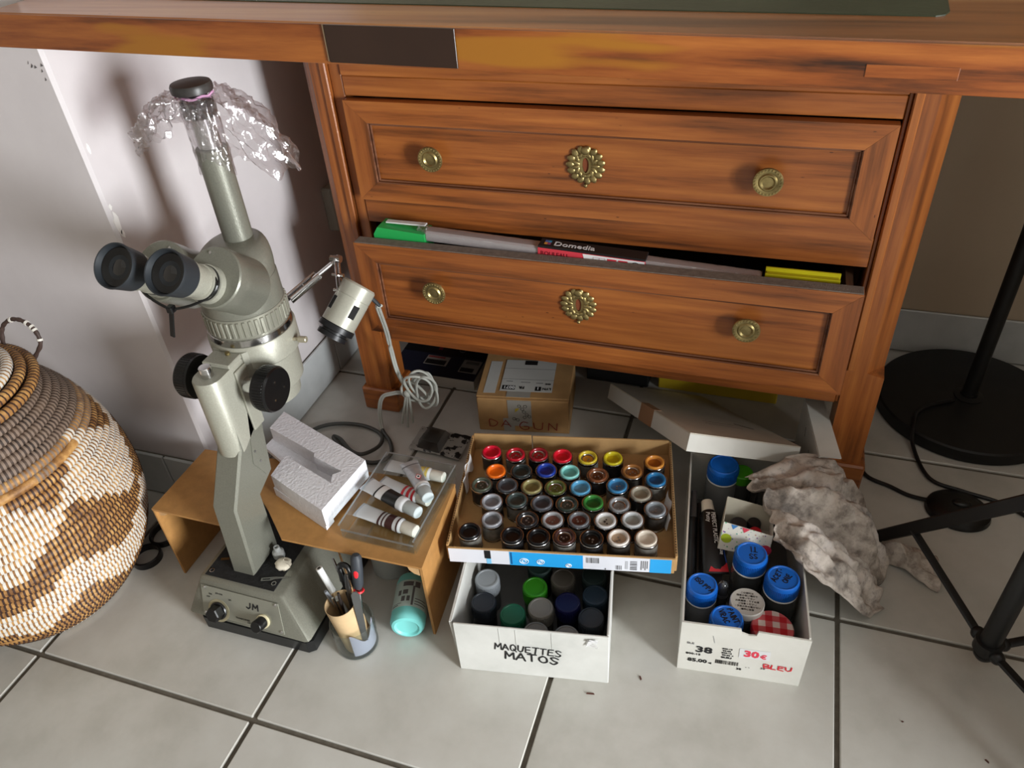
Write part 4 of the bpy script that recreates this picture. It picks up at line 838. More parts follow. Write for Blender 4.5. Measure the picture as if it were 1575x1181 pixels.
fq('blue_line', 0.0795, 0.0812, 0.002, zf - 0.002, M('deep_blue_print', (24, 84, 138), 0.5), 0.0008); fq('black_bar', 0.046, 0.054, 0.010, zf - 0.001, ink_k); fq('pale_blue_bar', 0.048, 0.054, 0.0, 0.0098, M('pale_blue_print', (126, 190, 226), 0.5))
for k, (x, s_) in enumerate(((0.096, 0.005), (0.117, 0.0042), (0.152, 0.0032))):
    mb = MB()
    for r_ in (1.0, 0.5): mb.tube([fp_ @ Vector((x + s_ * r_ * 1.1 * math.cos(a), 0.009 + s_ * r_ * math.sin(a) - (0.004 if k == 2 else 0), 0.0008)) for a in [i * math.pi / 8 for i in range(16)]], 0.0005, 5, closed=True)
    build('white_symbol', mb, paper, ct, local=True)
for k, (x0, x1, y0, y1, n) in enumerate(((0.174, 0.191, 0.012, 0.022, 12), (0.2105, 0.2185, 0.002, 0.010, 6), (0.228, 0.2365, 0.003, 0.020, 3), (0.197, 0.203, 0.001, 0.0035, 1))):
    if n == 3:
        mb = MB()
        for i in range(11): mb.box(x0, x1, y0 + i * 0.0016, y0 + i * 0.0016 + random.choice((0.0005, 0.001)), 0.0005, 0.0007, 0, fp_)
        build('barcode', mb, ink_g, ct, local=True, smooth=0)
    else: barcode('barcode', FT_, x0, x1, y0, y1, ink_g, ct, n=n, seed=k, z=0.0005)
for k in range(4): fq('small_print', 0.241 + 0.0024 * k, 0.2422 + 0.0024 * k, 0.004 + (k % 2) * 0.003, 0.021, ink_g)
fq('small_print', 0.222, 0.2255, 0.004, 0.019, M('pale_grey_print', (176, 178, 184), 0.6))
# torn white paper lining hanging over the sides
def torn(u, v, x, y0, y1, dx):
    y = y0 + (y1 - y0) * u; h = v * 0.016
    return (x + dx * (0.002 + 0.004 * v + 0.002 * math.sin(u * 9)), y + 0.002 * math.sin(v * 5), TZ + 0.002 - v * (0.018 + 0.006 * math.sin(u * 7 + 1)) + 0.002 * math.sin(u * 15))
build('torn_flap', MB().grid(lambda u, v: torn(u, v, -w_ + 0.001, 0.105, 0.160, 0.9), 14, 5), fl_m, ct, local=True, recalc=False)
build('torn_flap', MB().grid(lambda u, v: torn(u, v, TL + w_ - 0.004, 0.055, 0.105, -1.1), 14, 5), fl_m, ct, local=True, recalc=False)
# --- one tin, copied
tin_b = mesh_of('tin_body', MB().lathe([(0.0142, 0.0), (0.0149, 0.0008), (0.0149, 0.0016), (0.0143, 0.0024), (0.0143, 0.0265), (0.0151, 0.0272), (0.0153, 0.0282), (0.0149, 0.0291), (0.0138, 0.0289), (0.0134, 0.0250)], 28)); tin_b.materials.append(steel)
tin_w = mesh_of('tin_label', MB().lathe([(0.01445, 0.004), (0.01445, 0.0245)], 28, caps=False)); tin_w.materials.append(black_mt)
tin_l = mesh_of('tin_lid', MB().lathe([(0.0133, 0.0272), (0.0131, 0.0300), (0.0125, 0.0312), (0.0108, 0.0312), (0.0099, 0.0300), (0.0094, 0.0268)], 28, caps=False)); tin_l.materials.append(steel)
tin_c = mesh_of('lid_well', MB().lathe([(0.0094, 0.0268), (0.0088, 0.0262), (0.0001, 0.0262)], 24, caps=False)); tin_c.materials.append(steel)
tin_r = mesh_of('well_ring', MB().lathe([(0.0093, 0.0275), (0.0088, 0.0268), (0.0074, 0.0264), (0.0070, 0.0266), (0.0070, 0.0263)], 24, caps=False)); tin_r.materials.append(steel)
dot_me = mesh_of('embossed_dots', MB().cyl((0.001, 0.001, 0.0262), (0.001, 0.001, 0.0269), 0.0015, 8).cyl((-0.003, -0.001, 0.0262), (-0.003, -0.001, 0.0268), 0.0011, 8).cyl((0.0035, -0.002, 0.0262), (0.0035, -0.002, 0.0268), 0.0011, 8)); dot_me.materials.append(steel)
def paint(c, r=0.3): return M('enamel_%d_%d_%d' % c, c, r)
POS = [(0.0321, 0.16), (0.0666, 0.1569), (0.099, 0.1586), (0.1329, 0.1572), (0.1685, 0.1559), (0.2035, 0.1561), (0.2604, 0.1513), (0.0435, 0.1221), (0.0785, 0.1246), (0.1128, 0.128), (0.1453, 0.1261), (0.1835, 0.1221), (0.2299, 0.1319), (0.2614, 0.1181), (0.0272, 0.0955), (0.0625, 0.096), (0.0961, 0.0956), (0.1282, 0.0959), (0.1615, 0.0973), (0.2103, 0.1036), (0.2411, 0.091), (0.0455, 0.0653), (0.0785, 0.0701), (0.1125, 0.0665), (0.1454, 0.067), (0.1794, 0.0713), (0.2132, 0.0697), (0.2597, 0.0643), (0.0502, 0.0339), (0.0961, 0.0367), (0.1288, 0.0382), (0.1625, 0.0403), (0.1964, 0.0411), (0.2303, 0.0446), (0.0244, 0.0124), (0.0797, 0.0094), (0.1132, 0.009), (0.1457, 0.0111), (0.1798, 0.0108), (0.2134, 0.0137), (0.2475, 0.0147)]
# colour word, lid colour, well colour, silver ring in the well, dots
TIN = [('bright red', (200, 18, 48), (196, 14, 42), 0, 0), ('crimson', (172, 22, 40), (168, 20, 38), 1, 1), ('dark crimson', (140, 26, 36), (160, 24, 38), 1, 1), ('scarlet', (204, 24, 46), (206, 18, 40), 0, 0), ('yellow rimmed ochre', (200, 178, 52), (206, 140, 38), 1, 1), ('mustard yellow', (192, 178, 36), (184, 162, 16), 0, 0), ('tan orange', (198, 132, 56), (150, 86, 26), 0, 0),
 ('orange', (234, 112, 28), (238, 122, 24), 0, 0), ('charcoal green', (42, 48, 48), (40, 50, 48), 0, 0), ('royal blue', (34, 60, 152), (28, 42, 124), 0, 0), ('turquoise', (136, 206, 200), (104, 172, 168), 0, 0), ('chestnut brown', (116, 70, 44), (86, 46, 26), 1, 1), ('caramel brown', (146, 98, 50), (134, 88, 48), 1, 1), ('deep sky blue', (42, 112, 162), (20, 76, 122), 0, 0),
 ('olive black', (72, 78, 66), (58, 62, 52), 1, 1), ('slate grey', (68, 70, 74), (62, 64, 70), 0, 0), ('khaki', (142, 134, 90), (116, 106, 66), 0, 0), ('olive green', (84, 92, 46), (96, 100, 50), 1, 1), ('light blue', (84, 154, 194), (92, 140, 164), 0, 0), ('steel blue', (60, 126, 172), (58, 108, 148), 0, 1), ('stone grey', (154, 148, 134), (136, 130, 114), 0, 0),
 ('pale silver', (152, 155, 162), (118, 120, 126), 0, 0), ('greenish black', (58, 68, 66), (54, 62, 60), 0, 0), ('graphite', (84, 86, 92), (56, 58, 64), 0, 0), ('bottle green black', (46, 56, 50), (60, 66, 60), 1, 1), ('leaf green', (54, 122, 54), (28, 88, 36), 0, 0), ('mid grey', (134, 136, 138), (126, 126, 124), 1, 1), ('blue grey', (132, 138, 144), (106, 110, 114), 0, 1),
 ('dull silver', (144, 146, 152), (106, 108, 112), 0, 0), ('black and silver', (34, 34, 36), (44, 44, 46), 1, 1), ('silver and russet', (150, 152, 156), (112, 74, 64), 0, 1), ('grey brown', (98, 100, 104), (84, 46, 38), 0, 1), ('silver white', (200, 200, 200), (166, 162, 152), 0, 1), ('pewter', (184, 186, 188), (144, 146, 142), 0, 0),
 ('glossy black', (18, 18, 20), (16, 16, 18), 0, 0), ('jet black', (16, 16, 18), (14, 14, 16), 0, 0), ('pitch black', (14, 14, 16), (12, 12, 14), 0, 0), ('brown black', (62, 38, 34), (40, 26, 24), 1, 1), ('silver rimmed black', (20, 20, 20), (16, 16, 16), 0, 1), ('white and tan', (212, 204, 196), (176, 152, 128), 0, 1), ('cream', (204, 194, 180), (208, 198, 184), 0, 0)]
ROWS = [(0, 7, 'rearmost'), (7, 14, 'second'), (14, 21, 'third'), (21, 28, 'fourth'), (28, 34, 'fifth'), (34, 41, 'front')]
ORD = ['first', 'second', 'third', 'fourth', 'fifth', 'sixth', 'seventh']
tl_m = [M('tin_print_%d' % i, c, 0.35, 0.3, var=0.4, vs=120) for i, c in enumerate(((60, 56, 52), (120, 118, 112), (44, 44, 46)))]
dm_ = M('embossed_grey', (150, 150, 150), 0.35, 0.6)
for a, b, rn in ROWS:
    for i in range(a, b):
        cw, c1, c2, ring_, dots = TIN[i]
        x, y = POS[i]; x = min(x, 0.2655)
        T = TT_ @ Matrix.Translation((x, y + 0.0030, 0.0026)) @ rotz(random.uniform(0, 6.28))
        lab = '%s paint tin, %s from left in the %s row of the carton tray' % (cw, ORD[i - a], rn)
        t = thing('paint_tin', lab, 'paint tin', T, 'paint tins in the carton tray')
        put('tin_body', tin_b, None, t); put('tin_label', tin_w, tl_m[i % 3], t)
        ld = put('tin_lid', tin_l, paint(c1), t); put('lid_well', tin_c, paint(c2), ld)
        if ring_: put('well_ring', tin_r, None, ld)
        if dots: put('embossed_dots', dot_me, dm_ if sum(c2) < 460 else tl_m[0], ld)
# ================================================================== white MAQUETTES box with paint pots
MT_ = trs((0.2205, 0.134, 0.0), R(9.6)); MWX, MWY, MH = 0.1855, 0.245, 0.0948
mq = thing('white_carton', 'white carton lettered by hand with black marker under the tin tray', 'box', MT_)
card_v = blotchy('white_corrugated', (180, 181, 176), (196, 196, 191), (204, 204, 199), 14, 0.65, 0.15, 60)
build('front_panel', MB().box(0.0, MWX, 0, 0.003, 0, MH, 0.0008), card_v, mq, local=True)
build('back_panel', MB().box(0, MWX, MWY - 0.003, MWY, 0, MH, 0.0008), card_v, mq, local=True)
# the left side leans out a little
lp_ = MB().loft([[(0, 0.0032, 0), (0.003, 0.0032, 0), (0.003, MWY - 0.0032, 0), (0, MWY - 0.0032, 0)], [(-0.005, 0.0032, MH), (-0.002, 0.0032, MH), (0.001, MWY - 0.0032, MH), (-0.002, MWY - 0.0032, MH)]])
build('side_panel', lp_, card_v, mq, local=True, smooth=0)
build('side_panel', MB().box(MWX - 0.003, MWX, 0.0032, MWY - 0.0032, 0, MH, 0.0008), card_v, mq, local=True)
build('bottom', MB().box(0.0032, MWX - 0.0032, 0.0032, MWY - 0.0032, 0.0, 0.003), M('grey_card_bottom', (104, 104, 104), 0.8, var=0.1), mq, local=True)
mfp = plane_m((0, -0.0001, 0), (1, 0, 0), (0, 0, 1))
hand('handwriting', 'MAQUETTES', 0.0125, 0.0075, 0.0019, ink_k, mq, mfp @ Matrix.Translation((0.0485, 0.0520, 0)) @ Matrix.Rotation(R(-3.5), 4, 'Z'), 0.22, 0.06, local=True, seed=4)
hand('handwriting', 'MATOS', 0.0145, 0.0105, 0.0025, ink_k, mq, mfp @ Matrix.Translation((0.060, 0.0335, 0)) @ Matrix.Rotation(R(-3), 4, 'Z'), 0.30, 0.06, local=True, seed=9)
rnd = random.Random(3); mb = MB()
for k in range(9):
    p = [Vector((0.166 + rnd.uniform(-.009, .011), -0.0022 + rnd.uniform(-.002, .001), 0.083 + rnd.uniform(-.009, .010))) for _ in range(3)]
    mb.add([tuple(q) for q in p], [(0, 1, 2)])
build('torn_paper', mb, fl_m, mq, local=True, smooth=0, recalc=False)
for x in (0.055, 0.075, 0.118): build('crease', MB().box(x, x + 0.0006, -0.0004, -0.0001, 0.058, MH - 0.001), M('crease_grey', (186, 187, 183), 0.7), mq, local=True, smooth=0)
pot_b = mesh_of('pot_body', MB().lathe([(0.0135, 0), (0.0148, 0.001), (0.0150, 0.030), (0.0135, 0.034), (0.0135, 0.036)], 28)); pot_b.materials.append(black_mt)
pot_c = mesh_of('pot_cap', MB().lathe([(0.0156, 0.033), (0.0160, 0.034), (0.0160, 0.0545), (0.0150, 0.0562), (0.0132, 0.0564), (0.0126, 0.0556), (0.0001, 0.0556)], 32)); pot_c.materials.append(black_mt)
pot_k = mesh_of('cap_knurl', (lambda m: [m.box(0.0158, 0.0163, -0.0005, 0.0005, 0.036, 0.053, 0, rotz(2 * math.pi * k / 40)) for k in range(40)][-1])(MB())); pot_k.materials.append(black_mt)
PP = [(0.0219, 0.097), (0.0236, 0.0603), (0.0859, 0.0902), (0.0635, 0.0463), (0.1207, 0.1077), (0.0971, 0.0592), (0.1303, 0.0702), (0.1607, 0.1157), (0.1638, 0.0851), (0.1611, 0.0508), (0.0955, 0.0225), (0.1330, 0.0215), (0.0880, 0.1250)]
PC = [((150, 156, 162), 'silver lidded paint pot, farthest left in the white carton'), ((34, 40, 48), 'navy black paint pot in front of the silver lidded pot'), ((44, 122, 22), 'bright green paint pot in the middle of the white carton'), ((24, 92, 66), 'bottle green paint pot left of centre near the carton front'), ((86, 82, 76), 'taupe grey paint pot behind the dark blue pot'), ((116, 112, 104), 'light grey paint pot at the centre of the white carton'), ((18, 20, 66), 'dark navy blue paint pot right of the light grey pot'), ((40, 54, 54), 'dark teal paint pot in the far right of the white carton'), ((34, 50, 64), 'slate blue paint pot against the right wall of the carton'), ((44, 50, 56), 'charcoal paint pot in the near right of the white carton'), ((108, 108, 104), 'grey paint pot half hidden behind the carton front, left one'), ((112, 112, 110), 'grey paint pot half hidden behind the carton front, right one'), ((30, 48, 44), 'blackish green paint pot under the edge of the tin tray')]
for i, ((x, y), (c, lab)) in enumerate(zip(PP, PC)):
    x = min(max(x, 0.020), 0.1655)
    t = thing('paint_pot', lab, 'paint pot', MT_ @ Matrix.Translation((x, y, 0.0031)), 'paint pots in the white carton')
    put('pot_body', pot_b, M('pot_%d' % i, tuple(int(v * .5) for v in c), 0.35), t); cp_ = put('pot_cap', pot_c, M('potcap_%d' % i, c, 0.45), t); put('cap_knurl', pot_k, M('potcap_%d' % i, c, 0.45), cp_)
# ================================================================== shoe box with bottles
ST_ = trs((0.480, 0.209, 0), R(6.0)); SW, SL, SHh = 0.1435, 0.292, 0.0945
sbx = thing('shoe_box', 'open white shoe box with price labels full of blue capped bottles', 'box', ST_)
def side_in(m): return m
fpoly = [(0, 0), (SW, 0), (SW + 0.001, SHh - 0.003), (0.086, SHh), (0.0845, SHh - 0.0075), (0.076, SHh - 0.0085), (0.068, SHh - 0.0055), (0.0665, SHh + 0.001), (0.0, SHh)]
build('front_panel', MB().prism(fpoly, -0.0022, 0.0, plane_m((0, 0, 0), (1, 0, 0), (0, 0, 1))), card_w, sbx, local=True, smooth=0)
build('back_panel', MB().box(0, SW, SL - 0.0022, SL, 0, SHh), card_w, sbx, local=True, smooth=0)
for x in (0, SW - 0.0022): build('side_panel', MB().box(x, x + 0.0022, 0.0024, SL - 0.0024, 0, SHh), card_w, sbx, local=True, smooth=0)
build('bottom', MB().box(0.0024, SW - 0.0024, 0.0024, SL - 0.0024, 0, 0.002), M('grey_inner_card', (120, 120, 120), 0.8), sbx, local=True, smooth=0)
SF = ST_ @ plane_m((0, -0.0001, 0), (1, 0, 0), (0, 0, 1))
ps = [('38', 0.0190, 0.0405, 0.0160, ink_k, 0.0005, 1.25), ('ELE', 0.0085, 0.0545, 0.0048, ink_g, 0, 1.2), ('800-15', 0.0085, 0.0335, 0.0050, ink_k, 0.0001, 1.25), ('85.00', 0.0115, 0.0195, 0.0090, ink_k, 0.0003, 1.15), ('<', 0.036, 0.0185, 0.0055, ink_k, 0.0003, 1.2),
      ('800-15', 0.0495, 0.0530, 0.0034, ink_k, 0.0001, 1.25), ('85.00', 0.0505, 0.0488, 0.0034, ink_k, 0.0001, 1.25), ('800-15', 0.0495, 0.0446, 0.0034, ink_k, 0.0001, 1.25), ('85.00 <', 0.0505, 0.0403, 0.0034, ink_k, 0.0001, 1.25), ('BLEU', 0.0497, 0.0352, 0.0042, ink_k, 0.0002, 1.3), ('38', 0.0690, 0.0155, 0.0052, ink_k, 0.0001, 1.2), ('38', 0.0960, 0.0235, 0.0050, ink_g, 0, 1.2), ('- -', 0.079, 0.0215, 0.005, ink_g, 0, 1.2)]
label_quad('price_sticker', SF @ Matrix.Rotation(R(2), 4, 'Z'), 0.071, 0.106, 0.0390, 0.0565, M('price_sticker_paper', (204, 205, 206), 0.5), sbx)
for s_, x, y, h, m, bo_, sx in ps: text('print', s_, h, m, sbx, SF @ Matrix.Translation((x, y, 0.0003)), bold=bo_, sx=sx)
text('price', '30', 0.0165, M('pink_red_print', (206, 56, 78), 0.6), sbx, SF @ Matrix.Translation((0.0745, 0.0455, 0.0006)), bold=0.0007, sx=1.05)
text('price', '€', 0.0110, M('pink_red_print', (206, 56, 78), 0.6), sbx, SF @ Matrix.Translation((0.0935, 0.0450, 0.0006)), bold=0.0003)
barcode('barcode', SF, 0.0440, 0.0715, 0.0225, 0.0300, ink_k, sbx, n=26, seed=5, z=0.0002)
hand('handwriting', 'BLEU', 0.0080, 0.0078, 0.0017, ink_r, sbx, SF @ Matrix.Translation((0.0990, 0.0270, 0.0002)), 0.05, 0.07, seed=2)
build('pen_line', MB().box(0.036, 0.0366, 0.063, 0.077, 0.0002, 0.0003, 0, SF @ Matrix.Rotation(R(12), 4, 'Z') @ Matrix.Translation((0.016, -0.010, 0))), M('faint_pencil', (150, 150, 152), 0.7), sbx, smooth=0)
def jar(x, y, r, top, label, body, lines=(), yaw=0.0, capm=blue_cap, name='bottle', cat='bottle'):
    T = ST_ @ Matrix.Translation((x, y, 0.0022)) @ rotz(yaw); t = thing(name, label, cat, T, 'bottles in the shoe box'); h = top - 0.0022
    rb = r * 1.02; ch = 0.024
    build('bottle_body', MB().lathe([(rb * .94, 0), (rb, 0.0015), (rb, h - ch - 0.008), (r * .9, h - ch - 0.002), (r * .88, h - ch + 0.004)], 36), body, t, local=True)
    build('seal_ring', MB().lathe([(r * .97, h - ch - 0.0018), (r * 1.0, h - ch - 0.001), (r * 1.0, h - ch + 0.0004), (r * .96, h - ch + 0.001)], 36), white_pl, t, local=True)
    c = MB().lathe([(r * .965, h - ch + 0.0012), (r, h - ch + 0.002), (r * .965, h - 0.004), (r * .93, h - 0.001), (r * .86, h), (r * .80, h - 0.0006), (r * .78, h - 0.0012), (0.0001, h - 0.0012)], 40)
    for k in range(60): c.box(r * .955, r * 1.005, -0.0005, 0.0005, h - ch + 0.003, h - 0.006, 0, rotz(2 * math.pi * k / 60))
    co = build('cap', c, capm, t, local=True, smooth=30)
    for i, (s_, hx, hy, hh, a) in enumerate(lines):
        hand('handwriting', s_, hh, hh * .62, 0.0013, ink_k, co, Matrix.Translation((hx, hy, h - 0.0012)) @ Matrix.Rotation(R(a), 4, 'Z'), 0.25, 0.07, local=True, seed=len(s_) + i)
    return t
dk = M('murky_bottle', (58, 60, 60), 0.15, coat=0.6); dk2 = M('murky_pale_bottle', (112, 114, 114), 0.18, coat=0.6)
jar(0.0225, 0.0655, 0.0190, 0.086, 'blue capped bottle marked ISO, left front of the shoe box', dk2, (('ISO', -0.010, 0.006, 0.006, -40), ('PPA', 0.0005, -0.003, 0.006, -40)))
jar(0.0800, 0.1115, 0.0205, 0.100, 'blue capped bottle marked TI SS, tallest in the middle of the shoe box', dk, (('TI', 0.007, 0.0110, 0.0080, 184), ('SS', 0.007, -0.0005, 0.0070, 184)))
jar(0.1170, 0.0830, 0.0208, 0.0955, 'blue capped bottle marked ACETONE, right side of the shoe box', dk, (('ACET-', -0.009, -0.008, 0.0065, 62), ('ONE', 0.004, -0.008, 0.0065, 62)))
jar(0.0520, 0.0240, 0.0200, 0.0815, 'blue capped bottle marked PAINT VRAC, behind the shoe box front', dk2, (('PAINT', 0.0, 0.013, 0.0065, -65), ('VRAC', -0.010, 0.009, 0.0065, -65)))
jar(0.0455, 0.2590, 0.0215, 0.108, 'blue capped bottle at the back of the shoe box under its lid', dk2)
# grey jar with printed lid
t = thing('jar', 'jar with a pale grey lid printed in black Japanese text', 'jar', ST_ @ Matrix.Translation((0.0765, 0.0545, 0.0022)), 'bottles in the shoe box')
build('body', MB().lathe([(0.0195, 0), (0.0205, 0.0015), (0.0205, 0.060), (0.018, 0.063)], 36), dk, t, local=True)
lo = build('lid', MB().lathe([(0.0200, 0.0632), (0.0206, 0.0636), (0.0206, 0.0735), (0.0196, 0.0748), (0.0186, 0.0744), (0.0001, 0.0744)], 40), M('pale_grey_lid', (176, 172, 164), 0.5), t, local=True)
for k, s_ in enumerate(('この塗料は', '換気の良い場所で', 'お使い下さい', '火気厳禁・うすめ液', 'ご注意ください', '・子供の手の届かない', '場所に保管')):
    text('print', s_, 0.0031, ink_k, lo, Matrix.Translation((0, 0.0115 - k * 0.0040, 0.0745)), 'CENTER', local=True)
# jar with red gingham lid
t = thing('jar', 'jam jar with a red and white gingham lid in the shoe box', 'jar', ST_ @ Matrix.Translation((0.1060, 0.0285, 0.0022)), 'bottles in the shoe box')
build('body', MB().lathe([(0.0225, 0), (0.024, 0.0015), (0.024, 0.050), (0.0225, 0.054)], 36), dk, t, local=True)
m_, nt, b_ = newmat('red_gingham'); v_ = coords(nt, (1, 1, 1), rnd=False); sp = nt.nodes.new('ShaderNodeSeparateXYZ'); nt.links.new(v_, sp.inputs[0])
acc = []
for ax in (0, 1):
    mu = nt.nodes.new('ShaderNodeMath'); mu.operation = 'MULTIPLY'; mu.inputs[1].default_value = 1 / 0.0165; nt.links.new(sp.outputs[ax], mu.inputs[0])
    frn = nt.nodes.new('ShaderNodeMath'); frn.operation = 'FRACT'; nt.links.new(mu.outputs[0], frn.inputs[0])
    gt = nt.nodes.new('ShaderNodeMath'); gt.operation = 'GREATER_THAN'; gt.inputs[1].default_value = 0.5; nt.links.new(frn.outputs[0], gt.inputs[0]); acc.append(gt)
ad = nt.nodes.new('ShaderNodeMath'); ad.operation = 'ADD'; nt.links.new(acc[0].outputs[0], ad.inputs[0]); nt.links.new(acc[1].outputs[0], ad.inputs[1])
dv = nt.nodes.new('ShaderNodeMath'); dv.operation = 'MULTIPLY'; dv.inputs[1].default_value = 0.5; nt.links.new(ad.outputs[0], dv.inputs[0])
nt.links.new(ramp(nt, dv.outputs[0], [(0.2, lin((206, 190, 182))), (0.5, lin((190, 84, 88))), (0.8, lin((178, 26, 38)))]), b_.inputs['Base Color']); b_.inputs['Roughness'].default_value = 0.4
build('lid', MB().lathe([(0.0243, 0.054), (0.0248, 0.055), (0.0248, 0.0645), (0.0235, 0.0665), (0.0225, 0.0662), (0.0001, 0.0668)], 40), m_, t, local=True)
# tube of putty, pens, glass stick
t_pt = thing('putty_tube', 'black and red tube of plastic putty lying in the shoe box', 'tube', ST_, 'pens and tubes in the shoe box')
A, B = Vector((0.0415, 0.108, 0.056)), Vector((0.0265, 0.198, 0.082)); DT_ = (B - A); PT = plane_m(A, DT_, Vector((-1, 0, 0.1))); Lp = DT_.length
mb = MB(); sec = []
for f, wx, th in ((0, 0.0165, 0.0012), (0.15, 0.0160, 0.005), (0.5, 0.0140, 0.009), (0.85, 0.0125, 0.0115), (0.92, 0.009, 0.010)):
    sec.append([(f * Lp, wx * math.cos(a), th * math.sin(a)) for a in [2 * math.pi * k / 20 for k in range(20)]])
PTo = build('tube_body', MB().loft(sec, PT), M('tube_gloss_black', (16, 16, 18), 0.35), t_pt, local=True)
build('cap', MB().lathe([(0.0085, Lp * .922), (0.0088, Lp * .93), (0.0075, Lp * 1.09), (0.0066, Lp * 1.1)], 24, PT @ Matrix.Rotation(R(90), 4, 'Y')), capw, t_pt, local=True)
def tb_patch(nm, pts, m, dz=0.0):
    vs = []
    for f, y in pts:
        th = 0.0012 + (0.0115 - 0.0012) * min(1, f / .85); wx = 0.0165 - 0.004 * min(1, f / .85)
        vs.append(PT @ Vector((f * Lp, y * wx, th * math.sqrt(max(0, 1 - y * y * .96)) + 0.0012 + dz)))
    return build(nm, MB().add(vs, [tuple(range(len(vs)))]), m, t_pt, local=True, smooth=0, recalc=False)
tb_patch('red_panel', [(0.02, -0.98), (0.02, 0.6), (0.22, 0.05), (0.14, -0.95)], M('tube_red_print', (196, 34, 44), 0.4))
tb_patch('blue_panel', [(0.14, -0.95), (0.22, 0.05), (0.52, -0.85)], M('tube_blue_print', (28, 66, 140), 0.4))
def on_tube(f, y, dz=0.0022): th = 0.0012 + (0.0115 - 0.0012) * min(1, f / .85); return PT @ Matrix.Translation((f * Lp, y * 0.013, th + dz))
def tube_text(body, f, y, h, sx, a=180, bo=0.0001):
    th = 0.0012 + 0.0103 * min(1, f / .85)
    text('lettering', body, h, paper, t_pt, PT @ Matrix.Translation((f * Lp, y, th + 0.0012)) @ Matrix.Rotation(R(a), 4, 'Z') @ Matrix.Rotation(R(5.6), 4, 'Y'), bold=bo, sx=sx, local=True)
tube_text('PERFECT PLASTIC', 0.86, -0.0010, 0.0076, 0.72)
tube_text('Putty', 0.86, 0.0060, 0.0076, 0.85)
tube_text('DELUXE', 0.40, -0.0085, 0.0050, 0.75, 172)
for i, (x0, y0, z0_, x1, y1, z1_, r_, c, lab) in enumerate(((0.0095, 0.100, 0.050, 0.0080, 0.222, 0.086, 0.0046, (22, 22, 24), 'black marker pen along the left wall of the shoe box'), (0.0185, 0.112, 0.042, 0.0155, 0.215, 0.070, 0.0040, (34, 32, 32), 'dark pen beside the putty tube in the shoe box'), (0.0300, 0.115, 0.030, 0.030, 0.205, 0.048, 0.0036, (120, 84, 52), 'wooden pencil under the putty tube in the shoe box'))):
    t = thing('marker_pen', lab, 'pen', ST_, 'pens and tubes in the shoe box'); a_, b2 = Vector((x0, y0, z0_)), Vector((x1, y1, z1_)); d_ = (b2 - a_)
    build('barrel', MB().cyl(a_, a_ + d_ * .68, r_, 16), M('pen_%d' % i, c, 0.35), t, local=True)
    build('cap', MB().cyl(a_ + d_ * .682, b2, r_ * 1.06, 16, r_ * .8, 0.0006), M('pencap_%d' % i, (70, 70, 72) if i == 0 else c, 0.35), t, local=True)
    build('tip', MB().cyl(a_ - d_.normalized() * 0.008, a_, r_ * .3, 12, r_ * .9), brass if i == 0 else steel, t, local=True)
t = thing('glass_vial', 'smoky glass vial standing behind the ISO bottle', 'vial', ST_ @ Matrix.Translation((0.0485, 0.0800, 0.0022)), 'bottles in the shoe box')
build('glass', MB().lathe([(0.007, 0), (0.0078, 0.001), (0.0078, 0.062), (0.006, 0.070), (0.003, 0.0735), (0.0001, 0.0745)], 24), M('smoky_glass', (66, 68, 70), 0.12, coat=0.7), t, local=True)
build('band', MB().lathe([(0.0080, 0.05), (0.0080, 0.056)], 24, caps=False), M('smoky_band', (86, 88, 90), 0.3), t, local=True)
for x, y, s_, c, lab, h in ((0.072, 0.262, 0.016, (66, 150, 26), 'bright green lid behind the paper cup in the shoe box', 0.092), (0.112, 0.250, 0.020, (46, 52, 50), 'dark glass jar beside the green lid under the rag', 0.094)):
    t = thing('jar', lab, 'jar', ST_ @ Matrix.Translation((x if s_ < .02 else 0.114, y, 0.0022)), 'bottles in the shoe box')
    build('body', MB().lathe([(s_ * .9, 0), (s_, 0.001), (s_, h - 0.02), (s_ * .85, h - 0.015)], 28), dk, t, local=True)
    build('lid', MB().lathe([(s_ * .9, h - 0.0148), (s_ * .92, h - 0.001), (s_ * .85, h)], 28), M('lid_%d' % c[1], c, 0.4), t, local=True)
# party cup lying on its side
m_, nt, b_ = newmat('confetti_print'); v_ = coords(nt, rnd=False); vo = nt.nodes.new('ShaderNodeTexVoronoi'); vo.inputs['Scale'].default_value = 210; nt.links.new(v_, vo.inputs['Vector'])
hs_ = nt.nodes.new('ShaderNodeHueSaturation'); hs_.inputs['Saturation'].default_value = 0.8; hs_.inputs['Value'].default_value = 0.55; nt.links.new(vo.outputs['Color'], hs_.inputs['Color'])
mx = nt.nodes.new('ShaderNodeMix'); mx.data_type = 'RGBA'; nt.links.new(ramp(nt, vo.outputs['Distance'], [(0.20, (1, 1, 1)), (0.25, (0, 0, 0))]), mx.inputs[0]); mx.inputs[6].default_value = (*lin((222, 220, 210)), 1); nt.links.new(hs_.outputs[0], mx.inputs[7])
nt.links.new(mx.outputs[2], b_.inputs['Base Color']); b_.inputs['Roughness'].default_value = 0.5
PCO = Vector((0.0735, 0.1600, 0.0640)); PCA = Vector((0.060, 0.160, 0.112))
pc = thing('paper_cup', 'white confetti printed paper carton standing in the shoe box under the rag', 'carton', ST_, 'bottles in the shoe box')
def quad_wall(nm, a, b, c, d, m): 
    n = (Vector(b) - Vector(a)).cross(Vector(d) - Vector(a)).normalized() * 0.0008
    return build(nm, MB().loft([[a, b, c, d], [tuple(Vector(p) + n) for p in (a, b, c, d)]]), m, pc, local=True, smooth=0)
c1, c2, c3, c4 = (0.0415, 0.1370, 0.072), (0.1030, 0.1300, 0.072), (0.1060, 0.1750, 0.072), (0.0460, 0.1800, 0.072)
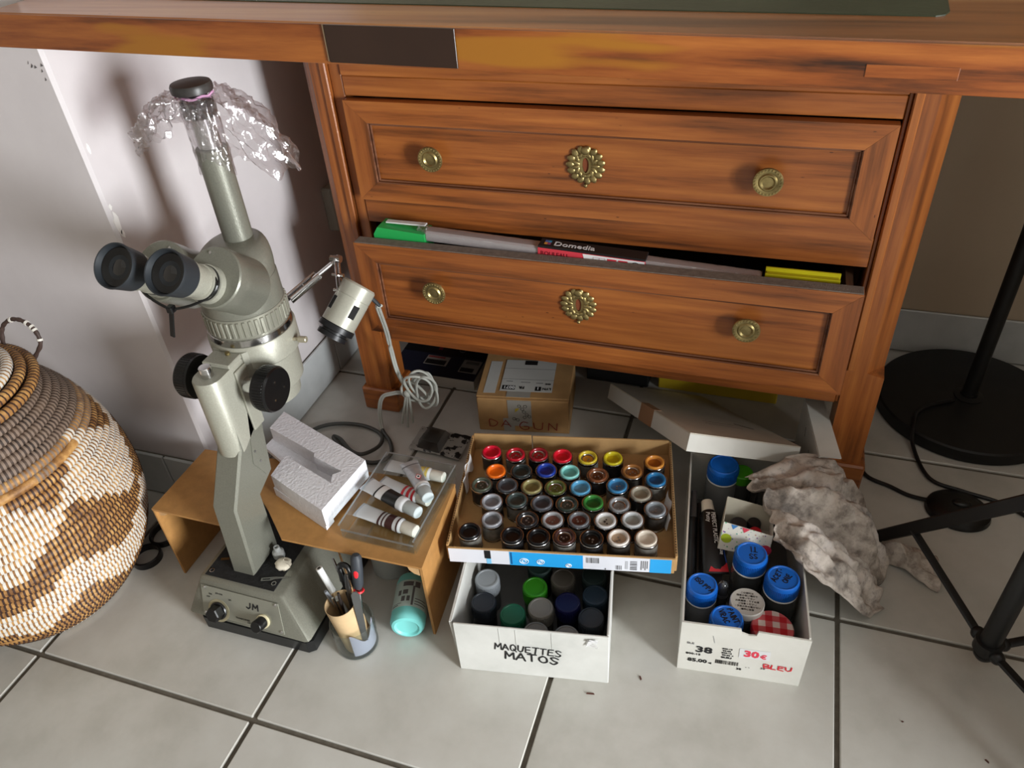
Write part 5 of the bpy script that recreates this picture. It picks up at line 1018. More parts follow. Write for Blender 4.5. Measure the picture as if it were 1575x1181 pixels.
g1, g2, g3, g4 = (0.0455, 0.1480, 0.112), (0.1060, 0.1400, 0.104), (0.1080, 0.1850, 0.106), (0.0500, 0.1890, 0.116)
inner_m = M('plain_card_inside', (176, 170, 154), 0.7)
cw_ = quad_wall('wall', c1, c2, g2, g1, m_); quad_wall('wall', c2, c3, g3, g2, m_); quad_wall('wall', c3, c4, g4, g3, inner_m); quad_wall('wall', c4, c1, g1, g4, inner_m)
build('bottom', MB().loft([[c1, c2, c3, c4], [tuple(Vector(p) + Vector((0, 0, 0.001))) for p in (c1, c2, c3, c4)]]), inner_m, pc, local=True, smooth=0)
build('stand', MB().box(0.054, 0.096, 0.142, 0.172, 0.0022, 0.0716, 0.001), inner_m, pc, local=True)
WPm = plane_m(c1, Vector(c2) - Vector(c1), Vector(g1) - Vector(c1))
for cx_, cy_, r_, c in ((0.0085, 0.018, 0.0068, (168, 188, 44)), (0.0585, 0.012, 0.0070, (188, 44, 74)), (0.0260, 0.002, 0.0055, (78, 152, 156))):
    build('balloon_print', MB().lathe([(r_, 0), (r_, 0.0002)], 20, WPm @ Matrix.Translation((cx_, max(cy_, r_), 0.0001)) if False else WPm @ Matrix.Translation((cx_, cy_ if cy_ > r_ else r_ + 0.0005, 0.0009))), M('balloon_%d' % c[0], c, 0.5), pc, local=True)
for tri, c in (([(0.012, 0.040), (0.021, 0.0395), (0.015, 0.033)], (74, 134, 196)), ([(0.026, 0.0385), (0.036, 0.0375), (0.029, 0.031)], (212, 68, 88))):
    build('pennant_print', MB().prism(tri, 0.0009, 0.0011, WPm), M('pennant_%d' % c[0], c, 0.5), pc, local=True, smooth=0)
for i, (x, y, z, r_, c, lab) in enumerate(((0.066, 0.166, 0.088, 0.011, (20, 18, 20), 'black plastic screw cap inside the confetti carton'), (0.087, 0.156, 0.086, 0.0085, (176, 24, 40), 'small red cap inside the confetti carton'), (0.086, 0.172, 0.086, 0.009, (24, 22, 24), 'dark round cap at the back inside the confetti carton'))):
    single('screw_cap', MB().lathe([(r_, z - 0.0145), (r_, z + 0.004), (r_ * .85, z + 0.006), (0.0001, z + 0.006)], 20, ST_ @ Matrix.Translation((x, y, 0))), M('scap_%d' % i, c, 0.4), lab, 'cap', ST_ @ Vector((x, y, z - 0.0145)) , 'caps inside the confetti carton') if False else single('screw_cap', MB().lathe([(r_, z - 0.0145), (r_, z + 0.004), (r_ * .85, z + 0.006), (0.0001, z + 0.006)], 20, ST_ @ Matrix.Translation((x, y, 0))), M('scap_%d' % i, c, 0.4), lab, 'cap', tuple(ST_ @ Vector((x, y, z - 0.0145))), 'caps inside the confetti carton')
# ================================================================== coiled basket
BC = Vector((-0.405, 0.105, 0)); BR, BZ, BU, BLo = 0.165, 0.160, 0.215, 0.195
def br_(z): h = BU if z > BZ else BLo; return BR * math.sqrt(max(0, 1 - ((z - BZ) / h) ** 2))
straw = blotchy('golden_straw', (112, 74, 38), (164, 118, 64), (196, 152, 92), 60, 0.6, 0.5, 260, lo=0.35, hi=0.65)
straw_d = blotchy('brown_straw', (44, 34, 28), (66, 50, 40), (92, 72, 56), 50, 0.7, 0.5, 260)
st_w = M('white_stitch', (206, 201, 192), 0.65); st_b = M('dark_brown_stitch', (58, 36, 28), 0.6); st_t = M('taupe_stitch', (124, 106, 92), 0.7)
def profile(z0, z1, pitch):
    pts = [(br_(z0 + (z1 - z0) * i / 400), z0 + (z1 - z0) * i / 400) for i in range(401)]; out = []; acc = 0; nxt = pitch / 2
    for (ra, za), (rb, zb) in zip(pts, pts[1:]):
        d = math.hypot(rb - ra, zb - za)
        while acc + d >= nxt:
            f = (nxt - acc) / d; tr_, tz = (rb - ra) / d, (zb - za) / d
            out.append((ra + (rb - ra) * f, za + (zb - za) * f, tz, -tr_)); nxt += pitch   # centre plus outward normal
        acc += d
    return out
PITCH_C = 0.0112; ROWSB = profile(0.004, 0.334, PITCH_C); NK = len(ROWSB); CR = PITCH_C * 0.56
def coil_ring(mb, r, z, nr, nz, n=120, a=CR, m=7):
    rings = []
    for i in range(n):
        th = 2 * math.pi * i / n; ring = []
        for k in range(m + 1):
            ph = R(-95 + 190 * k / m); o_r = nr * math.cos(ph) - nz * math.sin(ph); o_z = nz * math.cos(ph) + nr * math.sin(ph)
            ring.append((BC.x + (r + o_r * a) * math.cos(th), BC.y + (r + o_r * a) * math.sin(th), z + o_z * a))
        rings.append(ring)
    rings.append(rings[0]); mb.loft(rings, None, False, False)
def stitches(mb, r, z, nr, nz, ths, w, a=CR * 1.1, slant=0.0):
    for th in ths:
        vs = []; da = w / r / 2
        for k in range(5):
            ph = R(-80 + 160 * k / 4); o_r = nr * math.cos(ph) - nz * math.sin(ph); o_z = nz * math.cos(ph) + nr * math.sin(ph)
            for sgn in (-1, 1):
                t2 = th + sgn * da + slant * (k - 2) / r * 0.001; rr = r + o_r * a
                vs.append((BC.x + rr * math.cos(t2), BC.y + rr * math.sin(t2), max(0.0012, z + o_z * a)))
        mb.add(vs, [(2 * k, 2 * k + 1, 2 * k + 3, 2 * k + 2) for k in range(4)])
tri = lambda x: abs((x % 1.0) * 2 - 1)
def pattern(k, th):
    d = math.degrees(th); h1 = 5.0 * tri(d / 52 + 0.35); h2 = 6.0 * tri(d / 64 + 0.1); h3 = 7.0 * tri(d / 58 + 0.72)
    if k < 1: return 'w'
    if k < 5 + h1: return 'b'
    if k < 11 + h1 * .7: return 'w'
    if k < 15 + h2: return 'b'
    if k < 21 + h3 * .8: return 'w'
    if k < 25 + h3 * .5: return 't' if k > 24 else 'b'
    return 't'
bas = thing('basket', 'large round coiled basket with brown and white stitched zigzags', 'basket', (BC.x, BC.y, 0))
rnd = random.Random(11); cb = MB(); cbd = MB(); S_ = {'w': MB(), 'b': MB(), 't': MB()}
for k, (r, z, nr, nz) in enumerate(ROWSB):
    coil_ring(cbd if k > 26 else cb, r - 0.002, max(z, CR + 0.0005) if k == 0 else z, nr, nz)
    n = int(2 * math.pi * r / 0.0056); off = rnd.random(); groups = {'w': [], 'b': [], 't': []}; gap_until = -1
    for i in range(n):
        th = 2 * math.pi * (i + off) / n - math.pi
        if rnd.random() < 0.004: gap_until = i + rnd.randint(3, 9)
        if i < gap_until: continue
        groups[pattern(k, th + rnd.uniform(-.02, .02))].append(th)
    for g, w in (('w', 0.0032), ('b', 0.0023), ('t', 0.0028)): stitches(S_[g], r - 0.002, max(z, CR + 0.0005) if k == 0 else z, nr, nz, groups[g], w, slant=0.35)
cb.lathe([(0.0001, 0.0015), (ROWSB[0][0], 0.0015)], 60, Matrix.Translation(BC), caps=False)
build('coils', cb, straw, bas, smooth=60, recalc=False); build('upper_coils', cbd, straw_d, bas, smooth=60, recalc=False)
for g, m, nm in (('w', st_w, 'white_stitching'), ('b', st_b, 'brown_stitching'), ('t', st_t, 'taupe_stitching')):
    o = build(nm, S_[g], m, bas, smooth=60, recalc=False); o['kind'] = 'stuff'
HP = [(-0.3640, 0.2050, 0.3170), (-0.3588, 0.2100, 0.3350), (-0.3440, 0.2170, 0.3560), (-0.3490, 0.2220, 0.3730), (-0.3640, 0.2240, 0.3830), (-0.3800, 0.2230, 0.3840), (-0.3950, 0.2190, 0.3760), (-0.4010, 0.2130, 0.3600), (-0.4013, 0.2040, 0.3280)]
hp = catmull(HP, 7); hm = M('wound_dark_handle', (62, 46, 40), 0.6, var=0.3, vs=120)
ho = build('handle', MB().tube(hp, [0.0027 + 0.0004 * math.sin(i * 1.7) for i in range(len(hp))], 8), hm, bas)
wb = MB()
for i in (6, 16, 21, 23, 26, 36): 
    d_ = (hp[min(i + 1, len(hp) - 1)] - hp[i - 1]).normalized(); wb.cyl(hp[i] - d_ * 0.0014, hp[i] + d_ * 0.0014, 0.0036, 10)
build('white_binding', wb, st_w, bas) if False else build('handle_binding', wb, st_w, ho)
lc = MB(); LS = {'w': MB(), 'b': MB()}
for k in range(9):
    r = 0.1085 - k * 0.0118; z = 0.3415 + 0.045 * (1 - (r / 0.1085) ** 2); sl = 2 * 0.045 * r / 0.1085 ** 2; nz = 1 / math.hypot(1, sl); nr = sl * nz
    coil_ring(lc, r, z, nr, nz, 90); n = max(8, int(2 * math.pi * r / 0.0062))
    stitches(LS['b' if k < 2 or k > 5 else 'w'], r, z, nr, nz, [2 * math.pi * i / n for i in range(n)], 0.0020 if k < 2 or k > 5 else 0.004)
lidb = build('lid', lc, straw, bas, smooth=60, recalc=False)
for g, m, nm in (('w', st_w, 'white_stitching'), ('b', st_b, 'brown_stitching')): o = build(nm, LS[g], m, lidb, smooth=60, recalc=False); o['kind'] = 'stuff'
# ================================================================== shoe box lid, folded card
F_, R_, B_ = Vector((0.450, 0.448, 0.1765)), Vector((0.5990, 0.521, 0.1185)), Vector((0.255, 0.66, 0.0715))
LM = plane_m(F_, R_ - F_, B_ - F_); lw, ll = (R_ - F_).length * 0.985, 0.300
lid = thing('box_cover', 'white shoe box lid leaning askew across the back of the shoe box', 'box lid', LM)
card_g = blotchy('greyed_white_card', (176, 168, 152), (188, 180, 164), (196, 189, 174), 12, 0.6, 0.1, 120)
build('top', MB().box(0, lw, 0, ll, -0.0018, 0), card_g, lid, local=True, smooth=0)
for b in ((0, lw, 0, 0.0018), (0, lw, ll - 0.0018, ll), (0, 0.0018, 0.0019, ll - 0.0019), (lw - 0.0018, lw, 0.0019, ll - 0.0019)):
    build('rim', MB().box(*b, -0.026, -0.0019), card_w, lid, local=True, smooth=0)
build('brown_tape', MB().box(-0.0006, -0.0001, 0.118, 0.165, -0.0265, 0.0004).box(-0.0006, 0.012, 0.118, 0.165, 0.0001, 0.0006), M('brown_tape', (150, 112, 82), 0.45), lid, local=True, smooth=0)
mk_ = MB()
for (x0, y0, x1, y1, w) in ((0.062, 0.075, 0.118, 0.066, 0.0012), (0.064, 0.088, 0.112, 0.081, 0.0012), (0.120, 0.094, 0.142, 0.074, 0.003)):
    a, b = Vector((x0, y0, 0)), Vector((x1, y1, 0)); n = Vector((-(b - a).y, (b - a).x, 0)).normalized()
    pts = [a + (b - a) * (i / 14) + n * 0.0018 * math.sin(i * 2.1) for i in range(15)]
    for p, q in zip(pts, pts[1:]): nn = Vector((-(q - p).y, (q - p).x, 0)).normalized() * w / 2; mk_.add([p - nn + Vector((0, 0, .0004)), q - nn + Vector((0, 0, .0004)), q + nn + Vector((0, 0, .0004)), p + nn + Vector((0, 0, .0004))], [(0, 1, 2, 3)])
build('scribble', mk_, M('brown_ink', (72, 56, 44), 0.7), lid, local=True, smooth=0, recalc=False)
fc = thing('folded_card', 'upright folded sheet of white card beside the right foot of the desk', 'card', (0.612, 0.56, 0))
a0, a1 = Vector((0.6215, 0.5050, 0)), Vector((0.5985, 0.6300, 0)); dv_ = (a1 - a0).normalized(); sv = Vector((dv_.y, -dv_.x, 0))
if sv.x < 0: sv = -sv
FC = plane_m(a0, dv_, (0, 0, 1))
build('panel', MB().box(0, (a1 - a0).length, 0, 0.1185, -0.0011, 0.0011, 0, FC), card_w, fc, smooth=0)
build('flap', MB().loft([[a0 + Vector((0, 0, .1187)), a1 + Vector((0, 0, .1187)), a1 + sv * 0.027 + Vector((0, 0, .117)), a0 + sv * 0.029 + Vector((0, 0, .117))], [a0 + Vector((0, 0, .1207)), a1 + Vector((0, 0, .1207)), a1 + sv * 0.027 + Vector((0, 0, .119)), a0 + sv * 0.029 + Vector((0, 0, .119))]]), card_w, fc, smooth=0)
sk = MB()
for (x, z, l, an) in ((0.030, 0.070, 0.030, 78), (0.040, 0.065, 0.028, 100), (0.045, 0.075, 0.024, 70), (0.052, 0.040, 0.020, 95), (0.085, 0.090, 0.016, 80)):
    T = FC @ Matrix.Translation((x, z, -0.0013 if (FC.to_3x3() @ Vector((0, 0, 1))).x > 0 else 0.0013)) @ Matrix.Rotation(R(an), 4, 'Z'); sk.box(-l / 2, l / 2, -0.0006, 0.0006, -0.0001, 0.0001, 0, T)
build('pen_marks', sk, ink_k, fc, smooth=0)
# ================================================================== rag
CP = [[(.578, .345, .114), (.566, .380, .122), (.546, .416, .128), (.530, .441, .122)],
      [(.602, .320, .114), (.596, .375, .131), (.584, .434, .138), (.580, .486, .124)],
      [(.640, .307, .088), (.640, .372, .112), (.640, .440, .124), (.640, .512, .112)],
      [(.684, .328, .036), (.690, .388, .070), (.688, .450, .082), (.680, .514, .062)],
      [(.712, .352, .004), (.724, .395, .012), (.715, .448, .018), (.702, .500, .012)]]
def cr(p, t):
    n = len(p) - 1; x = min(t * n, n - 1e-6); i = int(x); f = x - i
    a, b, c, d = p[max(i - 1, 0)], p[i], p[i + 1], p[min(i + 2, n)]
    return 0.5 * ((2 * b) + (c - a) * f + (2 * a - 5 * b + 4 * c - d) * f * f + (3 * b - a - 3 * c + d) * f ** 3)
def ragf(u, v):
    p = cr([cr([Vector(q) for q in row], v) for row in CP], u)
    w1 = noise.noise(Vector((u * 2.2, v * 7, 1.3))); w2 = noise.noise(Vector((u * 6 + w1, v * 15, 4.1))); w3 = noise.noise(p * 90); w4 = abs(noise.noise(p * 38 + Vector((5, 2, 1))))
    crease = math.exp(-((v - 0.50 + 0.10 * u) / 0.075) ** 2) * math.sin(math.pi * min(1, u * 1.15)) 
    c2 = math.exp(-((v - 0.78 + 0.12 * math.sin(u * 4)) / 0.05) ** 2) * math.sin(math.pi * min(1, u * 1.05))
    lift = 0.013 * w1 + 0.010 * w2 + 0.0026 * w3 - 0.014 * w4 - 0.030 * crease - 0.018 * c2 + 0.014 * math.exp(-((v - 0.60 + 0.10 * u) / 0.06) ** 2) * math.sin(math.pi * u)
    edge = min(1, 6 * min(v, 1 - v) + 0.25)
    q = p + Vector((0.25, 0.1, 1)).normalized() * lift * edge
    q.x += 0.006 * w2 + 0.004 * math.sin(v * 17) * u; q.y += 0.007 * w1 + 0.005 * math.sin(u * 13 + v * 3)
    if 0.600 < q.x < 0.634: q.z = max(q.z, 0.1000 - max(0, abs(q.x - 0.615) - 0.008) * 1.5)
    if q.x <= 0.600: q.z = max(q.z, 0.108)
    q.z = max(q.z, 0.0035 + 0.002 * (1 + w2)); return tuple(q)
m_, nt, b_ = newmat('stained_rag'); v_ = coords(nt)
n1 = noise_tex(nt, v_, 22, 5, 0.65); c1_ = ramp(nt, n1, [(0.28, lin((96, 90, 86))), (0.42, lin((160, 150, 140))), (0.56, lin((198, 188, 178))), (0.75, lin((206, 198, 194)))])
n2 = noise_tex(nt, v_, 75, 4, 0.7); mx = nt.nodes.new('ShaderNodeMix'); mx.data_type = 'RGBA'; mx.blend_type = 'MULTIPLY'; mx.inputs[0].default_value = 0.75
nt.links.new(c1_, mx.inputs[6]); nt.links.new(ramp(nt, n2, [(0.36, (0.42, 0.4, 0.4)), (0.52, (1, 1, 1))]), mx.inputs[7])
n3 = noise_tex(nt, coords(nt, (1, 1, 1)), 17, 2); m2 = nt.nodes.new('ShaderNodeMix'); m2.data_type = 'RGBA'; nt.links.new(ramp(nt, n3, [(0.66, (0, 0, 0)), (0.78, (0.55, 0.55, 0.55))]), m2.inputs[0])
nt.links.new(mx.outputs[2], m2.inputs[6]); m2.inputs[7].default_value = (*lin((176, 122, 86)), 1); nt.links.new(m2.outputs[2], b_.inputs['Base Color']); b_.inputs['Roughness'].default_value = 0.9
bump(nt, b_, noise_tex(nt, coords(nt), 420, 3), 0.35)
rag = thing('rag', 'crumpled paint stained rag hanging out of the shoe box onto the floor', 'rag', (0.66, 0.41, 0))
ro_ = build('cloth', MB().grid(ragf, 90, 80), m_, rag, smooth=70, recalc=False)
md = ro_.modifiers.new('thickness', 'SOLIDIFY'); md.thickness = 0.0012; md.offset = -1
def tailf(u, v):
    p = Vector((0.722 + 0.066 * u, 0.462 - 0.022 * u + (v - .5) * (0.030 + 0.034 * u), 0.006 + 0.022 * math.sin(math.pi * v) * (0.6 + 0.4 * math.sin(u * 4))))
    w = noise.noise(p * 60); w2 = abs(noise.noise(p * 45 + Vector((3, 1, 2)))); p.z = max(0.003, p.z + 0.010 * w - 0.010 * w2); p.x += 0.005 * w2 + 0.004 * math.sin(v * 9) * u; p.y += 0.004 * w; return tuple(p)
ta = build('cloth_end', MB().grid(tailf, 40, 40), m_, rag, smooth=70, recalc=False); md = ta.modifiers.new('thickness', 'SOLIDIFY'); md.thickness = 0.0012; md.offset = -1
# ================================================================== under the desk
DG = trs((0.0880, 0.5695, 0), R(9.6)); dw, dd_, dh = 0.1545, 0.127, 0.0735
dg = thing('shipping_carton', 'brown cardboard carton with red lettering and an address label under the desk', 'box', DG)
build('body', MB().box(0, dw, 0, dd_, 0, dh - 0.0035, 0.0015), card_b, dg, local=True)
build('lid_flap', MB().box(-0.0006, dw + 0.0006, 0.0035, dd_, dh - 0.003, dh, 0.0006), card_b, dg, local=True)
build('tape', MB().box(0.052, 0.092, -0.0008, -0.0002, 0.014, dh - 0.004).box(0.050, 0.090, 0.003, 0.028, dh + 0.0002, dh + 0.0006), M('printed_tape', (150, 146, 138), 0.4), dg, local=True, smooth=0)
build('tape', MB().box(0.043, 0.062, -0.0011, -0.0004, 0.002, 0.030), M('printed_tape', (150, 146, 138), 0.4), dg, local=True, smooth=0)
fpl = plane_m((0, -0.0012, 0), (1, 0, 0), (0, 0, 1)); hx = MB()
for (x, z) in ((0.072, 0.058), (0.077, 0.052), (0.082, 0.058), (0.0795, 0.046), (0.084, 0.040), (0.080, 0.034), (0.088, 0.036), (0.062, 0.030), (0.068, 0.028)):
    hx.tube([fpl @ Vector((x + 0.003 * math.cos(R(60 * i)), z + 0.003 * math.sin(R(60 * i)), 0.0001)) for i in range(6)], 0.00035, 4, closed=True)
build('hexagon_print', hx, ink_k, dg, local=True)
build('leaf_print', MB().prism([(0.064, 0.044), (0.070, 0.050), (0.072, 0.054), (0.065, 0.052)], 0.0001, 0.0003, fpl), M('mustard_print', (168, 146, 40), 0.5), dg, local=True, smooth=0)
hand('handwriting', 'DA', 0.0150, 0.0165, 0.0016, ink_dr, dg, fpl @ Matrix.Translation((0.018, 0.012, 0.0006)), 0.25, 0.05, local=True, seed=3)
hand('handwriting', 'GUN', 0.0160, 0.0170, 0.0016, ink_dr, dg, fpl @ Matrix.Translation((0.070, 0.008, 0.0006)), 0.45, 0.05, local=True, seed=8)
tp = Matrix.Translation((0, 0, dh)) ; lbm = M('shipping_label', (186, 186, 182), 0.5)
build('address_label', MB().box(0.037, 0.125, 0.018, 0.105, 0.0007, 0.0010, 0, tp), lbm, dg, local=True, smooth=0)
build('label_strip', MB().box(0.010, 0.030, 0.012, 0.100, 0.0002, 0.0005, 0, tp), lbm, dg, local=True, smooth=0)
build('black_box_print', MB().box(0.040, 0.062, 0.022, 0.033, 0.0011, 0.0012, 0, tp).box(0.096, 0.106, 0.021, 0.032, 0.0011, 0.0012, 0, tp).box(0.070, 0.092, 0.092, 0.104, 0.0011, 0.0012, 0, tp), ink_k, dg, local=True, smooth=0)
build('label_rule', MB().box(0.037, 0.125, 0.050, 0.0506, 0.0011, 0.0012, 0, tp).box(0.045, 0.056, 0.0435, 0.0448, 0.0011, 0.0012, 0, tp).box(0.070, 0.086, 0.0420, 0.0432, 0.0011, 0.0012, 0, tp).box(0.096, 0.108, 0.0410, 0.0424, 0.0011, 0.0012, 0, tp).box(0.037, 0.125, 0.080, 0.0806, 0.0011, 0.0012, 0, tp), ink_g, dg, local=True, smooth=0)
for s_, x, y, h, m in (('0071', 0.0615, 0.0310, 0.0098, paper), ('FR', 0.0780, 0.0310, 0.0090, ink_k), ('1', 0.1030, 0.0305, 0.0090, paper), ('LYN', 0.1230, 0.0290, 0.0080, ink_k), ('6345', 0.1210, 0.0410, 0.0045, ink_k)):
    text('print', s_, h, m, dg, tp @ Matrix.Translation((x, y, 0.0014)) @ Matrix.Rotation(math.pi, 4, 'Z'), bold=0.0002, local=True)
bk = thing('flat_box', 'dark blue flat product box with white sides on the floor under the desk', 'box', (-0.04, 0.74, 0))
build('sides', MB().box(-0.128, 0.0415, 0.669, 0.825, 0, 0.0205, 0.0006), M('dull_white_card', (176, 172, 164), 0.6), bk)
build('cover', MB().box(-0.1278, 0.0413, 0.6692, 0.8248, 0.0206, 0.0212), M('dark_blue_print', (26, 28, 44), 0.35), bk, smooth=0)
build('dark_band', MB().box(-0.1278, 0.0413, 0.735, 0.8248, 0.0213, 0.0215), M('black_blue_print', (12, 12, 16), 0.35), bk, smooth=0)
for (x0, x1, y0, y1, c) in ((-0.072, -0.026, 0.700, 0.728, (148, 140, 132)), (-0.070, -0.030, 0.702, 0.716, (20, 18, 18)), (-0.070, -0.036, 0.722, 0.7265, (142, 40, 44)), (0.002, 0.038, 0.690, 0.728, (134, 132, 128)), (0.004, 0.030, 0.692, 0.704, (22, 22, 24)), (0.008, 0.034, 0.716, 0.7245, (92, 92, 92)), (-0.060, -0.052, 0.748, 0.770, (108, 30, 40))):
    build('cover_picture', MB().box(x0, x1, y0, y1, 0.0216 + c[0] * -1e-6 + 0.0002, 0.0219 + c[0] * -1e-6 + 0.0002), M('pic_%d_%d' % c[:2], c, 0.4), bk, smooth=0)
build('round_logo', MB().tube([(-0.012 + 0.006 * math.cos(a), 0.755 + 0.006 * math.sin(a), 0.0219) for a in [i * math.pi / 8 for i in range(16)]], 0.0006, 4, closed=True), ink_g, bk)
bx1 = thing('black_box', 'black box in the dark under the desk behind the leaning lid', 'box', (0.29, 0.8, 0)); build('body', MB().box(0.232, 0.345, 0.750, 0.860, 0, 0.066, 0.002), black_mt, bx1); build('lid', MB().box(0.230, 0.347, 0.748, 0.862, 0.0662, 0.080, 0.002), black_mt, bx1)
yb = M('yellow_card', (196, 168, 40), 0.5)
bx2 = thing('yellow_box', 'yellow box in the shade under the desk behind the leaning lid', 'box', (0.46, 0.8, 0)); build('body', MB().box(0.362, 0.566, 0.755, 0.870, 0, 0.060, 0.002), yb, bx2); build('lid', MB().box(0.360, 0.568, 0.753, 0.872, 0.0602, 0.072, 0.002), yb, bx2)
# ================================================================== in the open drawer
gn = thing('green_case', 'bright green plastic case at the left end of the open drawer', 'case', (0.0, 0.56, 0.2335))
gpoly = [(-0.047, 0.2335), (0.047, 0.2335), (0.047, 0.3785), (-0.028, 0.3835), (-0.0445, 0.371)]
build('shell', MB().prism(gpoly, 0.5485, 0.578, Matrix(((1, 0, 0, 0), (0, 0, 1, 0), (0, 1, 0, 0), (0, 0, 0, 1)))) if False else MB().prism([(-x if False else x, z) for x, z in [(-0.034, 0.2335), (0.047, 0.2335), (0.047, 0.3785), (-0.026, 0.3835), (-0.0335, 0.372)]], 0.5485, 0.578, Matrix(((1, 0, 0, 0), (0, 0, 1, 0), (0, 1, 0, 0), (0, 0, 0, 1)))), M('bright_green_plastic', (40, 168, 84), 0.4), gn, smooth=0)
build('white_strip', MB().box(-0.018, 0.044, 0.562, 0.570, 0.3845, 0.3865), white_pl, gn, smooth=0)
rt_ = thing('curtain_roll', 'long film wrapped roll with a black and red paper label in the drawer', 'roll', (0.277, 0.562, 0.35))
q0, q1 = Vector((0.045, 0.562, 0.3735)), Vector((0.510, 0.562, 0.3540)); RD = (q1 - q0).normalized(); RL = (q1 - q0).length; RTm = plane_m(q0, RD, (0, 1, 0))
build('tube', MB().box(0, RL, -0.010, 0.010, -0.0085, 0.0085, 0.003, RTm), M('pale_grey_tube', (176, 172, 170), 0.45), rt_)
build('film_wrap', MB().grid(lambda u, v: tuple(RTm @ Vector((u * RL, 0.0118 * math.cos(v * 2 * math.pi) * (1 + .05 * noise.noise(Vector((u * 40, v * 6, 0)))), 0.0108 * math.sin(v * 2 * math.pi) * (1 + .08 * noise.noise(Vector((u * 40, v * 6, 3))))))), 60, 20), film, rt_, smooth=60, recalc=False)
bl_ = MB().ball(q0 + Vector((-0.004, 0, 0.006)), 0.008, 8, (1.2, 1, 1)); bl_.v = [tuple(Vector(p) + Vector((1, 1, 1)) * 0.004 * noise.noise(Vector(p) * 200)) for p in bl_.v]; build('film_end', bl_, film, rt_, smooth=60)
la, lb2 = 0.170, 0.318
build('label_black', MB().box(la, lb2, -0.0112, 0.0112, 0.0090, 0.0118, 0.0005, RTm), M('label_black', (30, 29, 30), 0.45), rt_)
build('label_red', MB().box(la, lb2, -0.0124, -0.0113, -0.0085, 0.0092, 0.0003, RTm), M('label_red', (206, 62, 74), 0.45), rt_)
RF = RTm @ plane_m((0, -0.0125, 0), (1, 0, 0), (0, 0, 1)); RTop = RTm @ Matrix.Translation((0, 0, 0.0119))
text('lettering', 'Domedia', 0.0155, paper, rt_, RTop @ Matrix.Translation((la + 0.020, -0.0055, 0)), bold=0.0002)
for k, c in enumerate(((220, 150, 60), (150, 70, 110), (90, 110, 180), (60, 150, 190))):
    build('logo_square', MB().box(la + 0.007 + 0.0045 * (k % 2), la + 0.0112 + 0.0045 * (k % 2), -0.005 + 0.0055 * (k // 2), 0.0002 + 0.0055 * (k // 2), 0, 0.0003, 0, RTop), M('logo_%d' % k, c, 0.5), rt_, smooth=0)
text('lettering', 'ROULEAU', 0.0085, M('dark_red_print', (120, 22, 34), 0.5), rt_, RF @ Matrix.Translation((la + 0.004, -0.001, 0)), bold=0.0002)
build('white_panel', MB().prism([(la + 0.063, 0.0088), (lb2 - 0.001, 0.0088), (lb2 - 0.001, -0.008), (la + 0.068, -0.008)], 0.0001, 0.0003, RF), paper, rt_, smooth=0)
build('window_print', MB().tube([RF @ Vector((la + x, z, 0.0005)) for x, z in ((0.078, -0.006), (0.094, -0.006), (0.094, 0.006), (0.078, 0.006))], 0.0004, 4, closed=True).box(la + 0.0858, la + 0.0866, -0.006, 0.006, 0.0004, 0.0006, 0, RF), M('pink_grey_print', (176, 140, 150), 0.5), rt_, smooth=0)
for x, s_ in ((0.097, '45'), (0.112, 'PVC')):
    build('red_square', MB().box(la + x, la + x + 0.0125, -0.006, 0.0065, 0.0004, 0.0006, 0, RF), M('label_red', (206, 62, 74), 0.45), rt_, smooth=0); text('lettering', s_, 0.0062, ink_k, rt_, RF @ Matrix.Translation((la + x + 0.001, -0.002, 0.0007)), sx=0.9)
build('round_mark', MB().tube([RF @ Vector((la + 0.135 + 0.0062 * math.cos(a), 0.0062 * math.sin(a), 0.0005)) for a in [i * math.pi / 8 for i in range(16)]], 0.0005, 4, closed=True).tube([RF @ Vector((la + 0.132, -0.003, .0005)), RF @ Vector((la + 0.138, 0.0025, .0005)), RF @ Vector((la + 0.133, 0.002, .0005))], 0.0005, 4), ink_k, rt_)
ye = thing('yellow_folder', 'yellow folder standing at the right end of the open drawer', 'folder', (0.56, 0.563, 0.2335))
build('cover', MB().box(0.514, 0.604, 0.5575, 0.5605, 0.2335, 0.3655, 0.0005), M('yellow_plastic', (186, 176, 22), 0.45), ye); build('cover', MB().box(0.514, 0.604, 0.5660, 0.5690, 0.2335, 0.3700, 0.0005), M('yellow_plastic', (186, 176, 22), 0.45), ye); build('sheets', MB().box(0.516, 0.602, 0.5607, 0.5658, 0.2340, 0.3650), M('yellow_plastic', (186, 176, 22), 0.45), ye)
